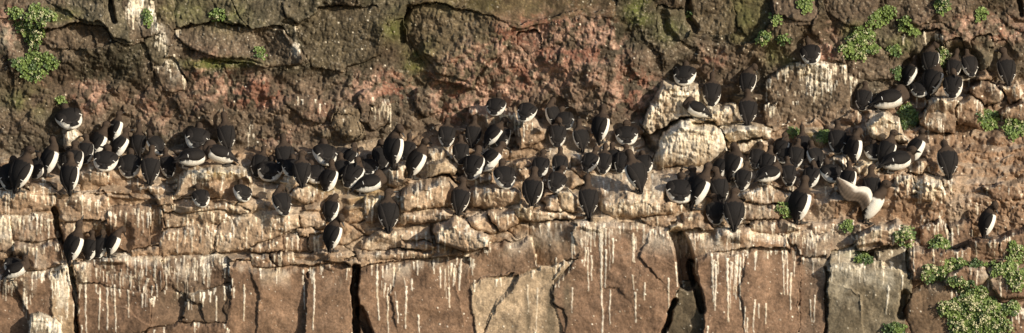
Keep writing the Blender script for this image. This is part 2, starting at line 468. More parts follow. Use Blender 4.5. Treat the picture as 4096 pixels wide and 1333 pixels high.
# ---- left mid wall
block(Lg, [(-60,760),(210,768),(212,830),(120,850),(-60,852)], .04, .3, g=.5, col=TAN)
block(Lg, [(50,858),(204,860),(238,950),(150,962),(62,958)], .08, .25, g=.9, col=BRN)
block(Lg, [(-60,858),(46,862),(52,1000),(-60,1000)], .04, .2, g=1.0, col=BRN)
block(Lg, [(62,966),(240,954),(268,1040),(150,1076),(60,1040)], .06, .25, g=.4, col=BRN)
block(Lg, [(226,800),(330,772),(424,780),(432,868),(400,886),(260,890)], .09, .25, g=.45, col=TAN)
block(Lg, [(240,896),(400,878),(414,930),(380,934),(266,984)], .04, .2, g=.25, col=TAN)
block(Lg, [(425,832),(640,820),(656,905),(640,978),(512,1006),(420,940)], .10, .2, g=.5, col=BRN)
block(Lg, [(515,1002),(632,982),(626,1012),(528,1018)], .12, .5, g=.05, col=TAN)
block(Lg, [(634,940),(668,919),(804,885),(868,902),(864,1008),(632,1012)], .14, .35, g=.7, col=TAN, r=24, bev=.06)
block(Lg, [(868,906),(978,858),(1189,843),(1196,904),(1085,948),(1000,985),(864,1012)], .10, .45, g=.6, col=TAN2, r=20)
block(Lg, [(600,818),(645,822),(654,910),(632,978),(602,985)], .03, .2, g=.2, col=TAN)
block(Lg, [(655,858),(849,843),(965,856),(866,894),(668,914)], .06, .5, g=.5, col=TAN2)
block(Lg, [(640,800),(880,808),(1000,840),(860,842),(656,852)], .03, .5, g=.35, col=TAN2)
block(Lg, [(1000,983),(1060,958),(1121,952),(1130,994),(1010,1004)], .12, .4, g=.4, col=TAN)
block(Lg, [(1189,919),(1250,908),(1282,934),(1206,946)], .10, .4, g=.15, col=TAN2, r=12)
block(Lg, [(1130,950),(1190,940),(1196,998),(1136,1000)], .08, .3, g=.5, col=BRN, r=12)
block(Lg, [(1200,948),(1226,944),(1232,1000),(1202,1004)], .06, .3, g=.2, col=BRN, r=10)
block(Lg, [(1234,938),(1298,930),(1300,1000),(1238,1002)], .08, .3, g=.4, col=TAN, r=12)
block(Lg, [(1080,1012),(1160,1004),(1186,1042),(1120,1062)], .07, .3, g=.4, col=BRN, r=12)
block(Lg, [(1245,1008),(1310,1004),(1312,1036),(1250,1040)], .08, .4, g=.1, col=TAN, r=10)
block(Lg, [(1005,1020),(1070,1010),(1100,1060),(1020,1070)], .05, .3, g=.5, col=BRN, r=12)
block(Lg, [(1200,860),(1290,848),(1300,900),(1215,915)], .10, .4, g=.2, col=TAN2, r=14)
block(Lg, [(715,706),(762,668),(819,654),(929,657),(986,673),(1000,725),(960,770),(905,788),(800,775),(700,783)], .16, .28, g=.9, col=TAN, r=26, bev=.08)
block(Lg, [(315,658),(396,640),(425,690),(415,734),(325,758)], .08, .5, g=.3, col=TAN2, r=20)
block(Lg, [(253,519),(290,512),(329,540),(322,590),(267,594)], .20, .35, g=1.0, col=TAN2, r=14, bev=.05)
block(Lg, [(100,740),(190,730),(240,775),(120,780)], .06, .4, g=.4, col=TAN2, r=12)
block(Lg, [(620,778),(690,770),(700,815),(640,820)], .12, .4, g=.1, col=TAN2, r=14, name='boulder', label='small smooth pale stone on the ledge just left of the big round nest rock', cat='stone')
block(Lg, [(560,745),(640,735),(700,765),(620,775)], .05, .5, g=.3, col=TAN2, r=14)
# ---- centre
block(Lg, [(1466,790),(1594,772),(1590,830),(1560,870),(1470,880)], .06, .3, g=1.0, col=TAN)
block(Lg, [(1583,800),(1625,753),(1700,716),(1790,706),(1860,745),(1850,812),(1738,815),(1600,850)], .16, .4, g=.45, col=TAN2, r=28, bev=.09, tx=-.2)
block(Lg, [(1595,858),(1662,829),(1768,825),(1806,852),(1780,884),(1662,889),(1596,886)], .14, .45, g=.4, col=TAN2, r=20, bev=.06)
block(Lg, [(1880,760),(1990,740),(2070,760),(2075,812),(1980,828),(1890,818)], .10, .35, g=.8, col=TAN2, r=22, bev=.06)
block(Lg, [(1447,964),(1519,926),(1640,912),(1715,918),(1720,960),(1602,990),(1451,994)], .10, .4, g=.5, col=TAN2, r=18)
block(Lg, [(1600,960),(1700,955),(1730,990),(1640,1006),(1600,1000)], .14, .4, g=.1, col=TAN, r=14)
block(Lg, [(1425,996),(1600,990),(1720,1000),(1710,1022),(1430,1030)], .10, .5, g=.2, col=TAN)
block(Lg, [(1380,1040),(1425,1022),(1430,1050),(1400,1062)], .12, .4, g=.05, col=TAN, r=10)
block(Lg, [(1738,919),(1753,889),(1813,872),(1870,900),(1952,957),(1950,1004),(1859,993),(1753,970)], .30, .45, g=1.0, col=TAN2, r=12, bev=.05, name='boulder', label='wedge shaped slab with white streaked top jutting over the centre of the lower wall', cat='boulder', tx=.3)
block(Lg, [(1874,883),(1942,851),(1982,920),(1964,938),(1920,920)], .16, .5, g=.25, col=TAN2, r=10, bev=.03, name='boulder', label='tan angular rock leaning just above the wedge shaped slab', cat='boulder')
block(Lg, [(1949,853),(2017,828),(2078,862),(2070,898),(2002,917),(1975,890)], .18, .4, g=.4, col=TAN, r=12, bev=.04, name='boulder', label='brown angular rock right of the wedge shaped slab, below the centre birds', cat='boulder')
block(Lg, [(2055,838),(2088,803),(2127,832),(2122,880),(2078,874)], .18, .3, g=.35, col=BEI, r=8, bev=.03, name='boulder', label='pale pointed stone with a rusty streak standing at the ledge edge', cat='stone')
block(Lg, [(2238,760),(2272,752),(2296,800),(2294,838),(2250,836)], .16, .25, g=.5, col=BEI, r=10, bev=.03, name='boulder', label='tall narrow pale stone left of the bird pointing its bill straight up', cat='stone')
block(Lg, [(2186,793),(2234,786),(2244,838),(2229,857),(2190,842)], .14, .3, g=.6, col=TAN2, r=10, bev=.03)
block(Lg, [(2130,856),(2260,846),(2290,868),(2200,880),(2130,876)], .12, .4, g=.4, col=TAN2, r=10)
block(Lg, [(2330,704),(2450,690),(2600,694),(2720,668),(2704,760),(2690,850),(2560,866),(2450,862),(2400,830),(2385,760)], .16, .78, g=.8, col=TAN2, r=34, bev=.10, ns=60)
block(Lg, [(2053,517),(2085,470),(2122,460),(2158,486),(2186,517),(2176,552),(2117,584),(2082,584),(2062,555)], .24, .35, g=.2, col=TAN, r=16, bev=.06, name='boulder', label='large rounded tan boulder in the middle of the upper ledge between huddled birds', cat='boulder')
block(Lg, [(1679,679),(1720,640),(1788,627),(1820,658),(1807,694),(1693,712)], .20, .45, g=.1, col=BEI, r=14, bev=.05, name='boulder', label='bare beige boulder below the bird with its broad white belly turned right', cat='boulder')
block(Lg, [(1539,684),(1560,662),(1634,648),(1655,672),(1629,717),(1586,742),(1548,738)], .18, .4, g=1.0, col=TAN2, r=14, bev=.05)
block(Lg, [(1115,710),(1162,703),(1182,729),(1157,767),(1138,741)], .18, .3, g=.2, col=BEI, r=8, bev=.03, name='boulder', label='pale angular stone under the bird huddle right of the big nest rock, higher of two', cat='stone')
block(Lg, [(1157,769),(1215,739),(1260,763),(1253,803),(1220,808)], .20, .3, g=.6, col=TAN2, r=10, bev=.03, name='boulder', label='whitewashed flat stone below the higher pale angular stone, lower of two', cat='stone')
block(Lg, [(1715,600),(1770,585),(1800,615),(1780,640),(1730,650)], .14, .4, g=1.0, col=BEI, r=12)
block(Lg, [(1890,440),(1965,425),(2060,440),(2085,500),(2040,540),(1940,530),(1905,500)], .12, .3, g=.7, col=TAN2, r=16)
block(Lg, [(1925,690),(1960,684),(1970,720),(1930,730)], .12, .4, g=.2, col=TAN2, r=8)
block(Lg, [(2075,682),(2130,670),(2150,705),(2095,715)], .12, .4, g=.3, col=TAN2, r=8)
block(Lg, [(2060,660),(2100,640),(2125,665),(2080,680)], .12, .4, g=.2, col=TAN2, r=8)
block(Lg, [(2560,868),(2640,858),(2700,872),(2690,900),(2600,905)], .10, .4, g=.1, col=TAN, r=12)
block(Lg, [(2680,880),(2735,890),(2725,918),(2694,926)], .16, .4, g=.6, col=BEI, r=10, name='boulder', label='small pale cobble at the ledge edge just above the dark recess', cat='stone')
block(Lg, [(2735,870),(2830,865),(2845,905),(2790,925),(2735,915)], .12, .4, g=.1, col=TAN, r=14)
# ---- right: outcrop and boulders
block(Lg, [(2582,498),(2600,430),(2655,332),(2717,340),(2765,324),(2803,356),(2817,412),(2884,424),(2932,415),(2934,480),(2886,490),(2741,467),(2684,486),(2600,534)], .15, .25, g=1.0, col=(.33,.25,.17), r=24, bev=.06, rough=1.5, ns=120)
block(Lg, [(2608,640),(2636,577),(2679,488),(2741,467),(2862,481),(2887,512),(2902,590),(2850,650),(2750,662),(2640,668)], .17, .25, g=1.0, col=(.34,.25,.165), r=80, bev=.15, ns=170, rough=.8)
block(Lg, [(2946,564),(3041,556),(3066,585),(3065,606),(2960,606)], .12, .3, g=1.0, col=TAN2, r=12)
block(Lg, [(2874,507),(2903,486),(2970,491),(3088,508),(3072,552),(2994,555),(2917,553)], .26, .5, g=1.0, col=BEI, r=10, bev=.03, name='boulder', label='whitewashed flat slab overhanging a shadowed gap beside the big streaked outcrop', cat='boulder')
block(W, [(3080,330),(3180,265),(3290,260),(3300,390),(3240,470),(3110,470)], .06, .2, g=.35, col=(.15,.11,.075), rough=.8, ns=36, r=24)
block(W, [(3200,262),(3330,255),(3410,300),(3390,440),(3310,480),(3260,420)], .08, .2, g=.35, col=(.15,.11,.075), rough=.8, ns=36, r=24)
block(W, [(3075,430),(3108,405),(3130,480),(3100,505),(3080,490)], .20, .2, g=.8, col=DBR, ns=8)
block(Lg, [(3472,500),(3498,462),(3534,450),(3584,472),(3600,520),(3632,557),(3600,560),(3534,553),(3481,536)], .24, .3, g=1.0, col=BEI, r=16, bev=.06, name='boulder', label='pale cream boulder with a green plant on its right, above the right cluster', cat='boulder')
block(Lg, [(3677,468),(3715,406),(3748,378),(3800,385),(3832,392),(3812,520),(3724,522)], .22, .25, g=.5, col=(.205,.138,.092), r=18, bev=.06)
block(Lg, [(3817,449),(3843,406),(3882,382),(3920,401),(3928,463),(3905,501),(3843,497)], .24, .25, g=.4, col=(.205,.138,.092), r=20, bev=.07)
block(Lg, [(3877,349),(3929,323),(3977,335),(4005,387),(3990,405),(3929,408),(3885,380)], .24, .3, g=.3, col=(.205,.138,.092), r=14, bev=.05)
block(Lg, [(3915,289),(3944,273),(3972,308),(3958,322),(3915,320)], .22, .3, g=.1, col=(.205,.138,.092), r=12, bev=.05)
block(Lg, [(4004,446),(4072,406),(4160,400),(4160,490),(4028,475)], .16, .3, g=.2, col=(.205,.138,.092), r=14)
block(Lg, [(4010,345),(4070,330),(4090,390),(4040,405)], .16, .3, g=.9, col=(.3,.2,.13), r=14)
block(Lg, [(3419,659),(3455,645),(3508,635),(3524,659),(3498,688),(3431,690)], .18, .3, g=.6, col=BEI, r=12, bev=.05)
block(Lg, [(3317,635),(3374,616),(3386,650),(3380,690),(3345,690)], .14, .3, g=.7, col=TAN, r=12)
block(Lg, [(3640,640),(3700,630),(3712,665),(3690,690),(3650,680)], .16, .3, g=.6, col=TAN2, r=12)
block(Lg, [(3662,691),(3767,710),(3779,757),(3729,805),(3686,791)], .12, .4, g=1.0, col=(.32,.22,.14), r=24, bev=.07, rough=1.5, ns=60)
block(Lg, [(3585,700),(3655,690),(3668,760),(3600,780)], .08, .35, g=1.0, col=(.3,.2,.13), r=18, rough=1.3, ns=30)
block(Lg, [(2970,770),(3060,745),(3160,770),(3180,800),(3080,815),(2980,800)], .12, .35, g=.7, col=TAN, r=16)
block(Lg, [(2950,800),(3060,812),(3120,850),(3090,885),(2975,870)], .08, .3, g=.4, col=BRN, r=16)
block(Lg, [(3060,815),(3170,800),(3180,860),(3100,855)], .07, .3, g=.4, col=BRN, r=14)
block(Lg, [(3940,750),(4030,740),(4080,760),(4080,795),(3995,800)], .10, .3, g=.3, col=BRN, r=12)
block(Lg, [(3000,880),(3140,872),(3200,905),(3130,935),(3010,925)], .07, .4, g=.4, col=BRN, r=14)
block(Lg, [(3250,890),(3400,870),(3460,905),(3420,935),(3260,930)], .05, .4, g=.3, col=BRN, r=14)
# ---- lower wall
block(W, [(-60,1130),(60,1108),(262,1080),(304,1380),(-60,1380)], .02, .5, g=.9, col=BRN, ns=40)
block(W, [(200,1088),(268,1076),(306,1300),(306,1380),(215,1380)], .08, .5, g=1.0, col=(.3,.215,.135), ns=70)
block(Lg, [(108,1380),(125,1266),(165,1252),(242,1290),(250,1380)], .16, .3, g=1.0, col=GRY, r=18, ns=40)
block(W, [(312,1064),(420,1040),(560,1028),(640,1034),(660,1120),(600,1176),(450,1140),(330,1120)], .08, .8, g=.9, col=BRN, rough=.5, ns=30)
block(W, [(648,1036),(760,1030),(900,1042),(922,1120),(860,1150),(740,1172),(664,1150)], .07, .8, g=.9, col=(.155,.10,.066), rough=.5, ns=26)
block(W, [(312,1124),(450,1144),(600,1180),(590,1304),(480,1380),(312,1380)], .05, .1, g=.3, col=BRN, ns=10, tx=.12)
block(W, [(604,1182),(664,1154),(740,1176),(720,1260),(650,1296),(600,1304)], .05, .1, g=.2, col=(.16,.105,.07), ns=6, tx=-.2)
block(W, [(744,1178),(862,1154),(922,1126),(905,1290),(811,1276),(724,1270)], .07, .15, g=.7, col=(.13,.09,.06), ns=14, tx=.1)
block(W, [(600,1312),(811,1285),(902,1296),(896,1380),(485,1380)], .11, .3, g=.4, col=BRN, ns=12)
block(W, [(912,1056),(1000,1062),(1216,1080),(1222,1160),(1214,1380),(898,1380),(926,1122)], .05, .4, g=.15, col=(.20,.127,.083), ns=6, r=20)
block(W, [(1224,1082),(1396,1070),(1400,1380),(1220,1380),(1228,1160)], .06, .4, g=.15, col=(.20,.127,.083), ns=6)
block(W, [(1442,1088),(1480,1072),(1700,1050),(1878,1042),(1882,1122),(1900,1380),(1494,1380),(1458,1270),(1442,1180)], .09, .5, g=.3, col=BRN, r=22, ns=26)
block(W, [(1872,1000),(2055,985),(2112,962),(2140,1060),(2062,1086),(1950,1116),(1880,1130)], .08, .4, g=.35, col=(.22,.145,.097), ns=10)
block(W, [(1884,1136),(1952,1112),(2062,1090),(2004,1180),(1964,1240),(1930,1300),(1904,1380)], .03, .1, g=.1, col=BEI, cw=.9, tx=-.06, ns=2)
block(W, [(2004,1186),(2066,1118),(2134,1070),(2332,1054),(2212,1130),(2212,1205),(2252,1380),(1908,1380),(1964,1262)], .06, .2, g=.25, col=BEI, cw=.85, tx=-.10, ns=8)
block(W, [(2137,905),(2282,908),(2331,1013),(2216,1058),(2140,1062)], -.02, .3, g=.5, col=(.21,.14,.09), tx=.5, ns=16)
block(W, [(2284,932),(2302,905),(2500,912),(2696,922),(2690,960),(2702,1050),(2722,1150),(2650,1380),(2276,1380),(2214,1205),(2212,1124),(2330,1020)], .12, .4, g=.8, col=(.19,.12,.08), r=26, ns=40)
block(W, [(2702,1169),(2731,1140),(2776,1143),(2805,1220),(2814,1380),(2640,1380)], -.04, .1, g=.15, col=OLV, ns=4, r=20, bev=.06)
block(W, [(2722,926),(2765,918),(3000,925),(3130,940),(3140,984),(2960,990),(2765,1020),(2780,960)], .09, .6, g=1.0, col=(.28,.18,.115), ns=50)
block(W, [(2765,1024),(2960,994),(3140,986),(3191,1012),(3203,1181),(3186,1380),(2818,1380),(2803,1156),(2784,1042)], .13, .3, g=.5, col=(.205,.13,.086), r=20, ns=18)
block(W, [(3150,945),(3320,930),(3420,940),(3320,1000),(3306,1018),(3198,1032),(3190,1000)], .11, .4, g=.6, col=BRN, ns=24)
block(W, [(3200,1036),(3306,1020),(3308,1118),(3304,1380),(3190,1380),(3207,1181)], .07, .2, g=.15, col=(.20,.13,.088), ns=4)
block(W, [(3312,1067),(3525,1062),(3627,1080),(3630,1169),(3595,1239),(3601,1296),(3570,1380),(3310,1380)], .14, .4, g=.5, col=(.20,.168,.115), r=20, ns=16, cw=.9)
block(Lg, [(3423,940),(3595,887),(3645,921),(3650,970),(3512,984),(3433,996)], .28, .3, g=.6, col=(.24,.165,.11), r=12)
block(W, [(3321,1004),(3423,999),(3438,1048),(3321,1054)], .10, .3, g=.2, col=GRY, ns=4)
block(W, [(3515,988),(3640,980),(3636,1076),(3540,1070)], .12, .3, g=.3, col=GRY, ns=8)
block(Lg, [(3639,991),(3782,994),(3776,1054),(3690,1118),(3646,1105)], .14, .2, g=.1, col=BRN, ns=6)
block(Lg, [(3786,997),(3875,997),(3878,1048),(3780,1056)], .13, .2, g=.1, col=BRN, ns=4)
block(Lg, [(3887,965),(3995,956),(3995,1029),(3881,1036)], .14, .25, g=.15, col=BRN, ns=4)
block(Lg, [(4002,953),(4160,880),(4160,985),(3998,1031)], .14, .25, g=.1, col=BRN, ns=5)
block(Lg, [(3780,1118),(3869,1061),(3938,1067),(3951,1105),(3900,1145),(3790,1148)], .16, .3, g=.1, col=BRN, ns=3)
block(Lg, [(3955,1070),(4060,1060),(4160,1080),(4160,1180),(4000,1190),(3960,1120)], .14, .3, g=.15, col=BRN, ns=6)
block(W, [(3640,1175),(3741,1131),(3843,1156),(3900,1200),(4000,1230),(4000,1380),(3680,1380),(3640,1270)], .16, .3, g=.05, col=(.14,.095,.06), r=30, bev=.10, ns=4)
block(Lg, [(4010,1220),(4160,1200),(4160,1380),(4020,1380)], .14, .3, g=.4, col=BRN, ns=12)
block(Lg, [(3690,900),(3760,880),(3800,930),(3790,985),(3700,985)], .10, .2, g=.6, col=BRN, r=14)
block(Lg, [(3805,900),(3880,890),(3880,985),(3805,990)], .10, .25, g=.3, col=BRN, r=16)

# ---- cracks and recesses (depth, half-width)
def crack(pts, w, dep, soft=.5):
    P = np.array(pts, np.float32)
    x0, y0 = P.min(0) - w * 3; x1, y1 = P.max(0) + w * 3
    s = (slice(row_of(y0), row_of(y1) + 1), slice(col_of(x0), col_of(x1) + 1))
    xx = XW[s]; yy = Y[s] + .5 * wy[s]
    d = np.full(xx.shape, 1e9, np.float32)
    for i in range(len(P) - 1):
        ax, ay = P[i]; dx, dy = P[i + 1] - P[i]
        u = np.clip(((xx - ax) * dx + (yy - ay) * dy) / (dx * dx + dy * dy), 0, 1)
        d = np.minimum(d, np.hypot(xx - ax - u * dx, yy - ay - u * dy))
    HH[s] -= dep * sstep(w * (1 + soft), w * (1 - soft), d)
crack([(1420,1070),(1418,1180),(1428,1340)], 14, .35, .25)
crack([(1440,1240),(1475,1340)], 16, .3, .4)
crack([(2712,945),(2735,1020),(2748,1130)], 32, .30, .25)
crack([(2765,1050),(2785,1150),(2805,1240)], 14, .25, .4)
crack([(2700,1200),(2650,1340)], 9, .25, .4)
crack([(215,835),(232,930),(262,1030)], 12, .25, .35)
crack([(282,1060),(300,1180),(306,1340)], 8, .25, .4)
crack([(3306,1070),(3304,1340)], 5, .10, .6)
crack([(3633,985),(3634,1110)], 5, .14, .5)
crack([(3620,1180),(3606,1260)], 16, .22, .6)
crack([(1632,30),(1608,90),(1605,160)], 12, .10, .9)
crack([(442,10),(458,84)], 10, .16, .6)
crack([(2748,0),(2756,80),(2785,118)], 11, .13, .8)
crack([(2650,60),(2665,130),(2690,150)], 16, .09, .95)
crack([(2575,560),(2600,600)], 18, .2, .8)
crack([(3440,440),(3460,480)], 14, .12, .8)
crack([(3672,500),(3705,420)], 6, .12, .7)
crack([(3512,978),(3425,995)], 9, .10, .8)
crack([(4074,0),(4085,60)], 9, .14, .8)

def fault(pts, d, fall=90):
    """a fracture: the rock on the right-hand side of the line stands d metres prouder, dying away with distance"""
    P = np.array(pts, np.float32)
    x0, y0 = P.min(0) - fall * 2.2; x1, y1 = P.max(0) + fall * 2.2
    s = (slice(row_of(y0), row_of(y1) + 1), slice(col_of(x0), col_of(x1) + 1))
    xx = X[s] + 1.5 * wx[s]; yy = Y[s] + 1.5 * wy[s]
    best = np.full(xx.shape, 1e9, np.float32); side = np.zeros(xx.shape, np.float32); al = np.zeros(xx.shape, np.float32)
    seg = np.hypot(*(P[1:] - P[:-1]).T); tot = seg.sum(); acc = 0
    for i in range(len(P) - 1):
        ax, ay = P[i]; dx, dy = P[i + 1] - P[i]
        u = np.clip(((xx - ax) * dx + (yy - ay) * dy) / (dx * dx + dy * dy), 0, 1)
        q = np.hypot(xx - ax - u * dx, yy - ay - u * dy)
        m = q < best
        cr = (dx * (yy - ay) - dy * (xx - ax))
        side = np.where(m, np.where(cr < 0, 1., 0.), side); al = np.where(m, (acc + u * seg[i]) / tot, al); best = np.where(m, q, best)
        acc += seg[i]
    env = np.sin(np.pi * np.clip(al, .02, .98)) ** .5
    HH[s] += side * d * env * np.exp(-(best / fall) ** 1.5)
    HH[s] -= .25 * d * env * np.exp(-(best / 3.) ** 2)
UPF = [([(195,0),(314,74),(414,100),(461,150),(515,162),(575,154)],.10,110),([(575,154),(601,225),(621,300),(640,335)],.09,90),([(300,80),(380,150),(400,230)],.05,90),([(120,150),(200,190),(330,200),(400,240)],.06,100),
  ([(695,130),(760,205),(840,222),(1000,240),(1060,256)],.10,110),([(1000,128),(1035,190),(1062,256)],-.06,70),([(1060,254),(1000,130),(1110,116),(1192,232)],.05,80),([(1125,0),(1140,68),(1195,96)],.07,80),([(1262,52),(1280,20),(1275,-20)],.06,70),
  ([(850,0),(905,70),(990,120)],.05,90),([(1500,200),(1560,80),(1500,40)],.04,90),([(1690,205),(1740,290),(1880,335)],.08,110),([(1690,130),(1700,210),(1760,260),(1830,250)],.05,80),([(1640,14),(1760,10),(1960,55),(2080,92),(2180,72),(2330,38),(2440,52)],-.10,90),
  ([(1900,330),(1960,290),(2010,220)],.05,80),([(2240,180),(2230,260),(2280,300)],.05,80),([(2515,230),(2540,300),(2570,320)],.08,80),([(2600,170),(2640,220),(2650,290)],.09,90),([(2700,150),(2790,200),(2800,250)],.06,80),
  ([(2940,60),(2950,110),(2990,150)],.07,80),([(3078,0),(3090,45),(3150,80),(3250,84)],.08,80),([(3270,60),(3240,110),(3250,160)],.06,80),([(3330,60),(3390,112),(3470,96)],.07,80),([(3400,110),(3440,200),(3400,240)],.05,80),([(3590,84),(3682,102),(3752,60)],.07,80),
  ([(3680,100),(3760,90),(3840,130)],.05,70),([(4000,60),(4040,110),(4096,130)],.06,80),([(20,200),(50,290),(55,350)],.07,90),([(600,330),(570,400),(590,450)],.06,80),([(480,420),(500,470)],.07,60),([(690,400),(720,460)],.07,60),([(830,260),(1000,250),(1060,262)],-.07,70),([(1330,545),(1440,545)],.05,60)]
for f in UPF: fault(f[0], f[1] * .75, f[2])
for f in [([(1216,1085),(1222,1180),(1214,1333)],.018,120),([(915,1130),(900,1240),(896,1333)],.016,120),([(2208,1100),(2214,1210),(2262,1240),(2270,1333)],.03,120),([(2330,1012),(2260,1050),(2205,1120)],.03,120),([(1600,1060),(1560,1180),(1590,1333)],.02,200),([(1800,1060),(1840,1200),(1860,1333)],-.03,140),
  ([(1000,1075),(1040,1200),(1020,1333)],.03,160),([(2450,1030),(2560,1010),(2690,1060)],-.02,150),([(2600,930),(2560,1030),(2640,1130)],.03,110),([(2400,1165),(2480,1150),(2500,1180)],.02,120),([(2000,1180),(1960,1260),(1930,1333)],.02,120),([(1890,1130),(1960,1105),(2060,1080)],-.025,90),
  ([(3000,1000),(2960,1120),(2980,1333)],.02,200),([(3203,1040),(3200,1200),(3190,1333)],-.05,100),([(3380,1150),(3440,1180),(3450,1300)],-.06,110),([(330,1180),(480,1230),(600,1304)],-.03,140),([(730,1180),(800,1230),(820,1280)],.04,90),([(60,1150),(120,1240),(110,1290)],.05,110)]:
    fault(*f)

# ---- chiselled facets and grain
fac = .050 * crag(XW, YW, 46, 3, 5, .8, 1.5) + .030 * crag(X, Y, 17, 2, 2, .2, 1.3)
HH += rough_amp * (fac + .012 * fbm(X, Y, 46, 3, 5) + .006 * fbm(X * 1.5, Y * .8, 15, 3, 6)) 
HH += .035 * np.minimum(0, fbm(X, Y * .7, 30, 3, 4) + .28) * np.clip(rough_amp - .4, 0, 1.2)     # pits and gaps
HH -= .006 * np.exp(-(edge / 3) ** 2)
